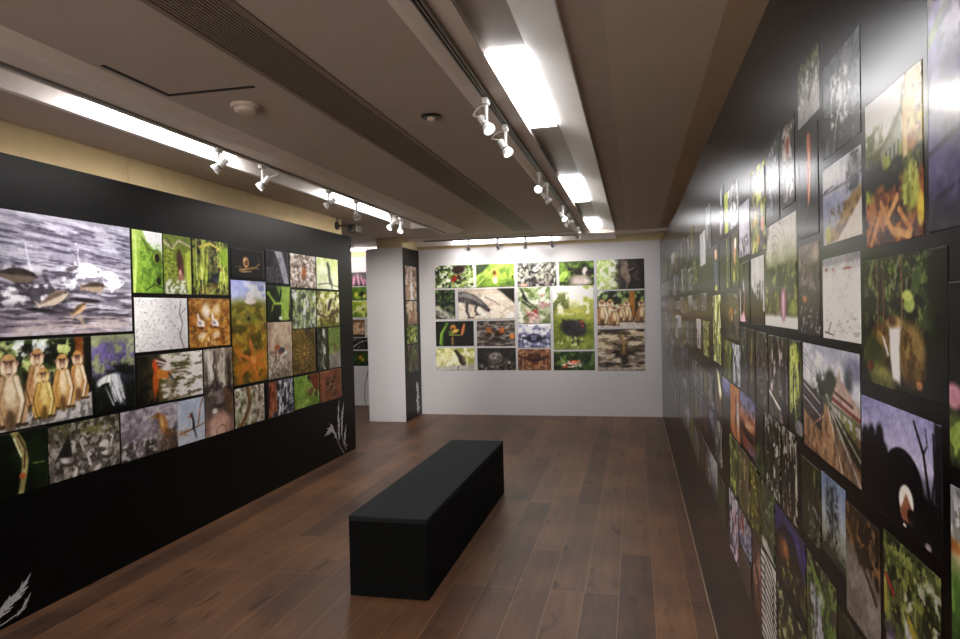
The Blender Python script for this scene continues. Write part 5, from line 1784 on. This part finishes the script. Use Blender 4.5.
def r_green(p):
    p.g((200, 196, 184), (206, 204, 190), (170, 176, 140), (84, 92, 54), (64, 70, 40), (90, 84, 60), (206, 200, 190)).p([(-.1, 0), (.2, 0), (.05, .3), (.2, .6), (-.1, .7)], (56, 62, 46), .05)
    for k_ in range(5):
        p.ring(.35, .62, .34 + .08 * k_, .008, (160, 150, 120), .8)
    p.t((50, 60, 30), 8, 7, .48, .08, .95, (-.1, .42, 1.1, .88)).t((150, 160, 80), 9, 6, .6, .08, .8, (0, .5, 1, .85)).r(-.1, .9, 1.1, 1.1, (220, 214, 206), .02).e(.62, .78, .09, .16, (150, 84, 110), 0, .3).e(.62, .8, .035, .13, (214, 170, 190)).e(.9, .82, .12, .07, (130, 160, 60), 0, .5)


RW(2.082, 1.686, 1.808, 1.538, 'domed glasshouse photo with a pink flower spike at its foot', r_green)
RW(1.782, 1.655, 1.512, 1.292, 'bright lime-green hanging foliage, beside the railway platform', lambda p: p.bg((30, 34, 20)).t((70, 84, 36), 6, 6, .5, .1, .9).t((170, 190, 70), 16, 5, .5, .08, .95, (.05, .02, .8, .8)).t((200, 214, 110), 20, 6, .62, .06, .9, (.1, .05, .7, .7)).e(.8, .9, .2, .08, (110, 106, 110)))
RW(2.040, 1.800, 1.512, 1.292, 'dark photo with pinkish white streaks, third from the railway platform', lambda p: p.bg((34, 28, 28)).t((110, 92, 96), 8, 3, .56, .1, .9).t((190, 178, 176), 10, 4, .66, .06, .9, (.1, .1, .8, .7)).t((70, 76, 40), 6, 6, .6, .08, .7).l([(.0, .7), (.6, .85)], .02, (206, 196, 190)))
RW(2.240, 2.058, 1.515, 1.290, 'grey-brown fur-like photo in the row of the railway platform', lambda p: p.bg((70, 62, 58)).t((104, 94, 88), 20, 16, .52, .08, .9).t((40, 34, 32), 18, 16, .56, .08, .9))
RW(2.405, 2.262, 1.517, 1.290, 'brown and green pod photo in the row of the railway platform', lambda p: p.bg((48, 44, 36)).e(.5, .45, .1, .36, (104, 92, 52), 0, .4).t((60, 54, 40), 8, 8, .55, .1, .8).e(.55, .3, .05, .2, (130, 120, 66), 6, .5))
RW(2.575, 2.412, 1.518, 1.290, 'charcoal rough-textured photo in the row of the railway platform', lambda p: p.bg((56, 52, 52)).t((96, 90, 90), 24, 20, .54, .06, .9).t((30, 28, 28), 14, 12, .55, .08, .9))


def r_birch(p):
    p.bg((44, 38, 32)).t((200, 192, 176), 9, 3, .54, .06, .95).t((24, 20, 18), 10, 4, .52, .06, .9, (0, 0, .9, .9)).t((120, 84, 58), 6, 6, .55, .1, .8, (0, .7, 1, 1))


RW(1.880, 1.716, 1.288, 1.075, 'pale birch-like trunks over russet ground, one column past the dark woodland photo', r_birch)
RW(2.120, 1.902, 1.288, 1.075, 'black and white tangle of bark and light, below the dark photo with pinkish streaks', lambda p: p.bg((40, 38, 34)).t((206, 202, 190), 12, 5, .56, .05, .95).t((22, 20, 18), 12, 6, .55, .06, .9).t((70, 76, 50), 6, 6, .62, .08, .8))
RW(2.275, 2.135, 1.275, 1.075, 'dark photo with a green foot, between the sunset boat and the bark tangle', lambda p: p.bg((34, 30, 26)).t((70, 104, 44), 10, 4, .5, .08, .95, (0, .5, 1, 1.1)).t((54, 46, 40), 5, 5, .55, .1, .8, (0, 0, 1, .5)))
RW(2.600, 2.285, 1.290, 1.105, 'sunset boat photo, orange bow under a blue-violet sky', lambda p: p.g((110, 116, 170), (130, 120, 160), (200, 120, 76), (90, 56, 44), (110, 60, 40), (96, 64, 66)).e(.62, .52, .3, .08, (220, 140, 90), 0, .6).t((60, 44, 52), 5, 10, .6, .1, .7, (0, 0, 1, .4)).l([(.5, .4), (.46, .2)], .012, (120, 70, 60)).p([(0, .62), (.8, .66), (.95, .74), (.7, .8), (.1, .74)], (40, 26, 26), .03).p([(.1, .74), (.7, .82), (1, 1.05), (.3, 1.05)], (150, 74, 44), .03).l([(.4, .56), (.9, .46)], .03, (230, 160, 110)).r(.5, .85, 1.1, 1.1, (110, 84, 110), .08, .8))
RW(2.860, 2.612, 1.290, 1.095, 'orange photo with a black twisted silhouette, beside the sunset boat', lambda p: p.g((206, 120, 50), (196, 110, 46), (190, 120, 66), (170, 96, 46)).l([(.6, .2), (.7, .45), (.55, .65), (.6, .95)], .03, (34, 22, 18)).l([(.7, .3), (.85, .2)], .02, (40, 26, 20)).e(.82, .5, .12, .3, (206, 190, 184), 0, .5).l([(.62, .6), (.75, .75)], .02, (34, 22, 18)))
RW(3.10, 2.872, 1.290, 1.11, 'blue dusk over dark green, beside the orange silhouette photo', lambda p: p.g((140, 148, 196), (110, 116, 160), (50, 56, 54), (36, 44, 24), (44, 54, 24)).t((24, 28, 20), 6, 8, .54, .1, .9, (0, .4, 1, 1)))
RW(2.900, 2.680, 1.085, .872, 'lime-green photo under the orange silhouette photo', lambda p: p.bg((84, 104, 44)).t((150, 176, 70), 8, 3, .52, .08, .95).t((40, 46, 24), 8, 4, .56, .08, .9))
RW(2.665, 2.400, 1.085, .872, 'tan dry-grass photo under the sunset boat', lambda p: p.bg((96, 80, 52)).t((160, 134, 90), 10, 3, .54, .08, .9).t((50, 40, 26), 9, 4, .56, .08, .9).t((110, 116, 50), 6, 5, .62, .08, .8))
RW(2.385, 2.205, 1.085, .872, 'mustard-green leafy photo beside the tan dry grass', lambda p: p.leafage([(120, 112, 36), (160, 150, 50), (84, 90, 36)], 6, (40, 36, 18)))
RW(2.195, 1.990, 1.070, .880, 'dim green forest photo with a pale wedge at its foot', lambda p: p.leafage([(60, 80, 40), (84, 110, 56), (120, 130, 84)], 7, (26, 30, 18)).p([(0, .86), (.4, .84), (1, 1), (.5, 1.02), (.05, 1)], (206, 198, 186), .03))


def r_stripe(p):
    p.bg((206, 196, 188))
    for k_ in range(12):
        p.l([(0, .02 + .085 * k_), (.3, .0 + .085 * k_), (.7, .05 + .085 * k_), (1, .15 + .085 * k_)], .013, (26, 22, 22))
    for u_ in (.3, .86):
        p.l([(u_, 0), (u_ - .05, 1)], .012, (30, 26, 26))
    p.e(.3, .12, .04, .05, (110, 130, 70))


RW(2.215, 1.990, .868, .60, 'white photo ruled by curved black bars, low on the glossy wall', r_stripe)
RW(2.360, 2.228, .862, .62, 'salmon-pink and brown photo beside the curved black bars', lambda p: p.g((110, 70, 66), (170, 120, 100), (150, 96, 70), (96, 50, 36)).t((60, 36, 34), 8, 5, .55, .08, .8))
RW(2.680, 2.400, .855, .735, 'blue-pink strip photo in the lowest part of the glossy wall', lambda p: p.g((110, 84, 90), (120, 110, 140), (80, 90, 110)).e(.3, .4, .2, .3, (150, 70, 60), 20, .5).t((170, 176, 190), 6, 6, .6, .08, .8))
RW(2.680, 2.400, .725, .60, 'brown earth photo under the blue-pink strip', lambda p: p.g((70, 52, 44), (96, 76, 60), (60, 44, 36)).t((40, 30, 26), 6, 6, .55, .1, .9).t((130, 110, 96), 10, 8, .66, .06, .8))
RW(2.935, 2.705, .858, .615, 'lavender and pink-white bloom photo in the lowest row', lambda p: p.g((150, 146, 160), (170, 150, 166), (160, 140, 160), (150, 146, 170)).t((206, 130, 150), 6, 4, .6, .1, .8).t((216, 210, 222), 9, 5, .56, .08, .9).t((60, 56, 70), 6, 5, .6, .08, .8))
# upper part, a few steps further along
RW(2.300, 2.058, 2.005, 1.752, 'photo of yellow-green and orange blossoms among dark leaves, high up', lambda p: p.leafage([(110, 120, 50), (190, 190, 70), (120, 110, 60)], 5, (34, 34, 26)).e(.6, .3, .2, .12, (196, 206, 90), 0, .4).e(.3, .6, .1, .1, (210, 160, 70)).e(.8, .7, .12, .08, (206, 140, 100)).e(.5, .85, .1, .07, (190, 150, 60)))
RW(2.552, 2.335, 1.935, 1.758, 'pale lilac sky photo with small dark branches at its foot', lambda p: p.g((166, 164, 184), (178, 174, 190), (170, 166, 182)).t((40, 38, 44), 16, 14, .54, .06, .95, (0, .62, .85, 1.05)))
RW(2.942, 2.565, 2.038, 1.880, 'white statue-like shape with a lime strip on one side', lambda p: p.g((150, 150, 150), (190, 190, 194), (160, 160, 164)).r(-.1, -.1, .28, 1.1, (150, 168, 50), .03).r(.28, .2, .42, 1.1, (40, 42, 34), .03).t((60, 60, 62), 5, 3, .58, .08, .9, (.4, 0, 1, 1)).e(.75, .85, .16, .1, (222, 222, 226)))
RW(3.135, 2.972, 2.09, 1.875, 'column of white ovals on black, high up', lambda p: p.bg((24, 24, 24)).e(.5, .2, .12, .19, (150, 152, 160)).e(.6, .58, .12, .15, (140, 142, 150)).e(.4, .78, .12, .15, (146, 148, 156)))
RW(2.560, 2.345, 1.738, 1.538, 'pink petal and green stem photo in dark surroundings', lambda p: p.bg((26, 26, 22)).t((70, 90, 40), 6, 6, .54, .1, .9, (0, 0, .8, .5)).p([(.1, .9), (.4, .8), (.6, 1), (.1, 1.05)], (216, 160, 180), .04).l([(.4, .85), (.5, .45)], .06, (170, 110, 110), .03).r(-.05, .45, .06, 1, (206, 204, 196), .02).e(.4, .4, .06, .1, (150, 130, 140)))
RW(2.312, 2.095, 1.738, 1.535, 'white-skied photo with a dark tree over brown ground', lambda p: p.g((190, 188, 190), (196, 194, 196), (170, 168, 166), (60, 50, 44), (50, 42, 36)).p([(0, .42), (.5, .66), (1, .74), (1, 1.1), (0, 1.1)], (58, 46, 40), .03).t((36, 34, 32), 9, 7, .5, .08, .95, (.3, .35, 1, .7)).r(.92, 0, 1.1, .8, (206, 206, 206), .02))
RW(2.775, 2.572, 1.86, 1.66, 'orange and white figure among green, above the dark orange plant', lambda p: p.bg((44, 46, 30)).t((96, 110, 46), 6, 5, .55, .1, .9).e(.5, .35, .16, .26, (190, 130, 90), 0, .4).e(.6, .2, .1, .1, (222, 206, 190)).e(.4, .8, .12, .12, (150, 150, 60)))
RW(2.955, 2.790, 1.86, 1.66, 'narrow dark photo with a yellow plume, high on the glossy wall', lambda p: p.bg((28, 30, 22)).l([(.4, .1), (.5, .5), (.4, .95)], .12, (130, 136, 50), .08).t((60, 66, 34), 6, 6, .55, .1, .9))
RW(2.955, 2.575, 1.640, 1.468, 'dark photo with a dim orange plant', lambda p: p.bg((34, 30, 26)).e(.4, .45, .14, .2, (150, 96, 44), 0, .5).t((70, 76, 40), 7, 6, .56, .1, .9).r(.66, 0, .9, 1, (84, 70, 66), .06, .7).t((120, 104, 100), 8, 4, .62, .08, .8, (.6, 0, 1, 1)))
RW(2.775, 2.572, 1.450, 1.300, 'pale grey birch photo above the orange silhouette', lambda p: p.g((170, 176, 184), (140, 146, 150)).t((54, 56, 50), 9, 4, .55, .08, .9))
RW(3.02, 2.790, 1.450, 1.300, 'olive-green pod photo above the blue dusk', lambda p: p.bg((70, 80, 34)).t((110, 124, 50), 6, 4, .54, .1, .9).t((34, 36, 20), 6, 5, .58, .1, .9))
RW(3.40, 3.150, 1.865, 1.660, 'small figure in dark blue with an orange face', lambda p: p.bg((34, 34, 36)).e(.5, .22, .16, .14, (190, 130, 90), 0, .3).e(.45, .6, .22, .3, (54, 60, 96), 0, .3).e(.5, .95, .16, .08, (140, 136, 50)))
RW(3.70, 3.450, 2.085, 1.870, 'dim grey photo of bare trunks, high up beside the white ovals', lambda p: p.bg((48, 48, 48)).t((140, 142, 142), 9, 3, .56, .08, .9))
RW(3.42, 3.130, 1.640, 1.335, 'tall narrow photo of yellow-green reeds', lambda p: p.bg((48, 50, 28)).t((140, 146, 70), 9, 4, .54, .08, .95).t((190, 190, 130), 10, 6, .64, .06, .9))
RW(3.38, 3.120, 1.305, 1.11, 'photo of one pale pointed leaf beside the blue dusk', lambda p: p.bg((60, 52, 38)).p([(.3, 0), (.6, .1), (.95, .5), (.7, .7), (.5, .4)], (196, 194, 150), .05).t((96, 70, 44), 6, 4, .56, .1, .8, (0, .4, 1, 1)))
RW(4.02, 3.730, 1.985, 1.810, 'blank-looking pale grey photo, high up past the bare trunks', lambda p: p.g((170, 166, 172), (160, 156, 160)).t((130, 126, 130), 4, 4, .6, .1, .6))
RW(4.32, 4.080, 1.515, 1.345, 'white photo with a red vertical streak', lambda p: p.g((190, 186, 184), (150, 140, 136)).l([(.6, .1), (.5, .9)], .14, (176, 50, 46), .10).t((60, 60, 50), 6, 4, .62, .08, .8))

# the far run of tiny photos, in rows
ROWS = [('top row', 2.09, 1.90), ('second row', 1.87, 1.69), ('third row', 1.66, 1.535), ('fourth row', 1.512, 1.30),
        ('fifth row', 1.28, 1.09), ('sixth row', 1.07, .875), ('lowest row', .855, .64)]
KINDS = [
    ('dark green foliage', lambda p, k: p.leafage([(64, 84, 36), (110, 124, 56)], 6, (28, 30, 20))),
    ('pale misty sky', lambda p, k: p.g((186, 186, 190), (150, 150, 156), (60, 64, 54)).t((40, 44, 36), 8, 6, .54, .1, .9, (0, .5, 1, 1.1))),
    ('yellow-green bush', lambda p, k: p.leafage([(130, 134, 52), (176, 176, 84)], 6, (48, 46, 26))),
    ('russet earth', lambda p, k: p.bg((84, 60, 46)).t((140, 104, 78), 7, 5, .55, .1, .9).t((40, 30, 26), 7, 5, .58, .1, .9)),
    ('grey stone', lambda p, k: p.bg((80, 78, 80)).t((140, 138, 142), 9, 7, .56, .1, .9).t((40, 40, 42), 8, 6, .58, .1, .9)),
    ('white water', lambda p, k: p.bg((90, 94, 92)).t((214, 214, 218), 8, 3, .52, .08, .95).t((36, 40, 30), 7, 4, .6, .08, .9)),
    ('silvery bark', lambda p, k: p.bg((60, 56, 52)).t((170, 164, 156), 9, 3, .54, .08, .95)),
    ('lilac-blue dusk', lambda p, k: p.g((120, 118, 150), (96, 92, 110), (40, 38, 40)).t((30, 28, 30), 6, 5, .56, .1, .9, (0, .4, 1, 1))),
]
rng = random.Random(5)
ORD = ['first', 'second', 'third', 'fourth', 'fifth', 'sixth', 'seventh', 'eighth', 'ninth', 'tenth', 'eleventh', 'twelfth', 'thirteenth', 'fourteenth', 'fifteenth', 'sixteenth', 'seventeenth', 'eighteenth', 'nineteenth', 'twentieth']
taken = [(3.70, 3.45, 2.085, 1.87), (3.42, 3.13, 1.64, 1.335), (4.02, 3.73, 1.985, 1.81), (4.32, 4.08, 1.515, 1.345), (3.40, 3.15, 1.865, 1.66), (3.38, 3.12, 1.305, 1.11)]
for ri, (rn, zt, zb_) in enumerate(ROWS):
    y = 9.93 - .1 * (ri % 3)
    n_ = 0
    start = 3.16 if ri in (0, 1, 2, 3) else 2.96
    last = -1
    while y > start + .2:
        w = (.22 + .05 * max(0, y - 3) / 1.0) * rng.uniform(.8, 1.3)
        w = min(w, .62)
        y2 = max(y - w, start)
        zz1, zz0 = zt - rng.choice((0, 0, .03)), zb_ + rng.choice((0, 0, .03))
        clash = any(a > y2 - .02 and b < y + .02 and c > zz0 - .015 and d_ < zz1 + .015 for a, b, c, d_ in taken)
        if not clash and y - y2 > .12:
            k = rng.randrange(len(KINDS))
            while k == last:
                k = rng.randrange(len(KINDS))
            last = k
            nm, fn = KINDS[k]
            where = '%s from the white end wall, %s of the glossy wall' % (ORD[n_], rn)
            RW(y, y2, zz1, zz0, nm + ' photo, ' + where, lambda p, fn=fn, k=k: fn(p, k), 1.0)
            n_ += 1
        y = y2 - .02

# dim fill so shadows are not pitch black
w = bpy.data.worlds.new('world')
SC.world = w
w.use_nodes = True
w.node_tree.nodes['Background'].inputs['Color'].default_value = (.05, .048, .045, 1)
w.node_tree.nodes['Background'].inputs['Strength'].default_value = .3
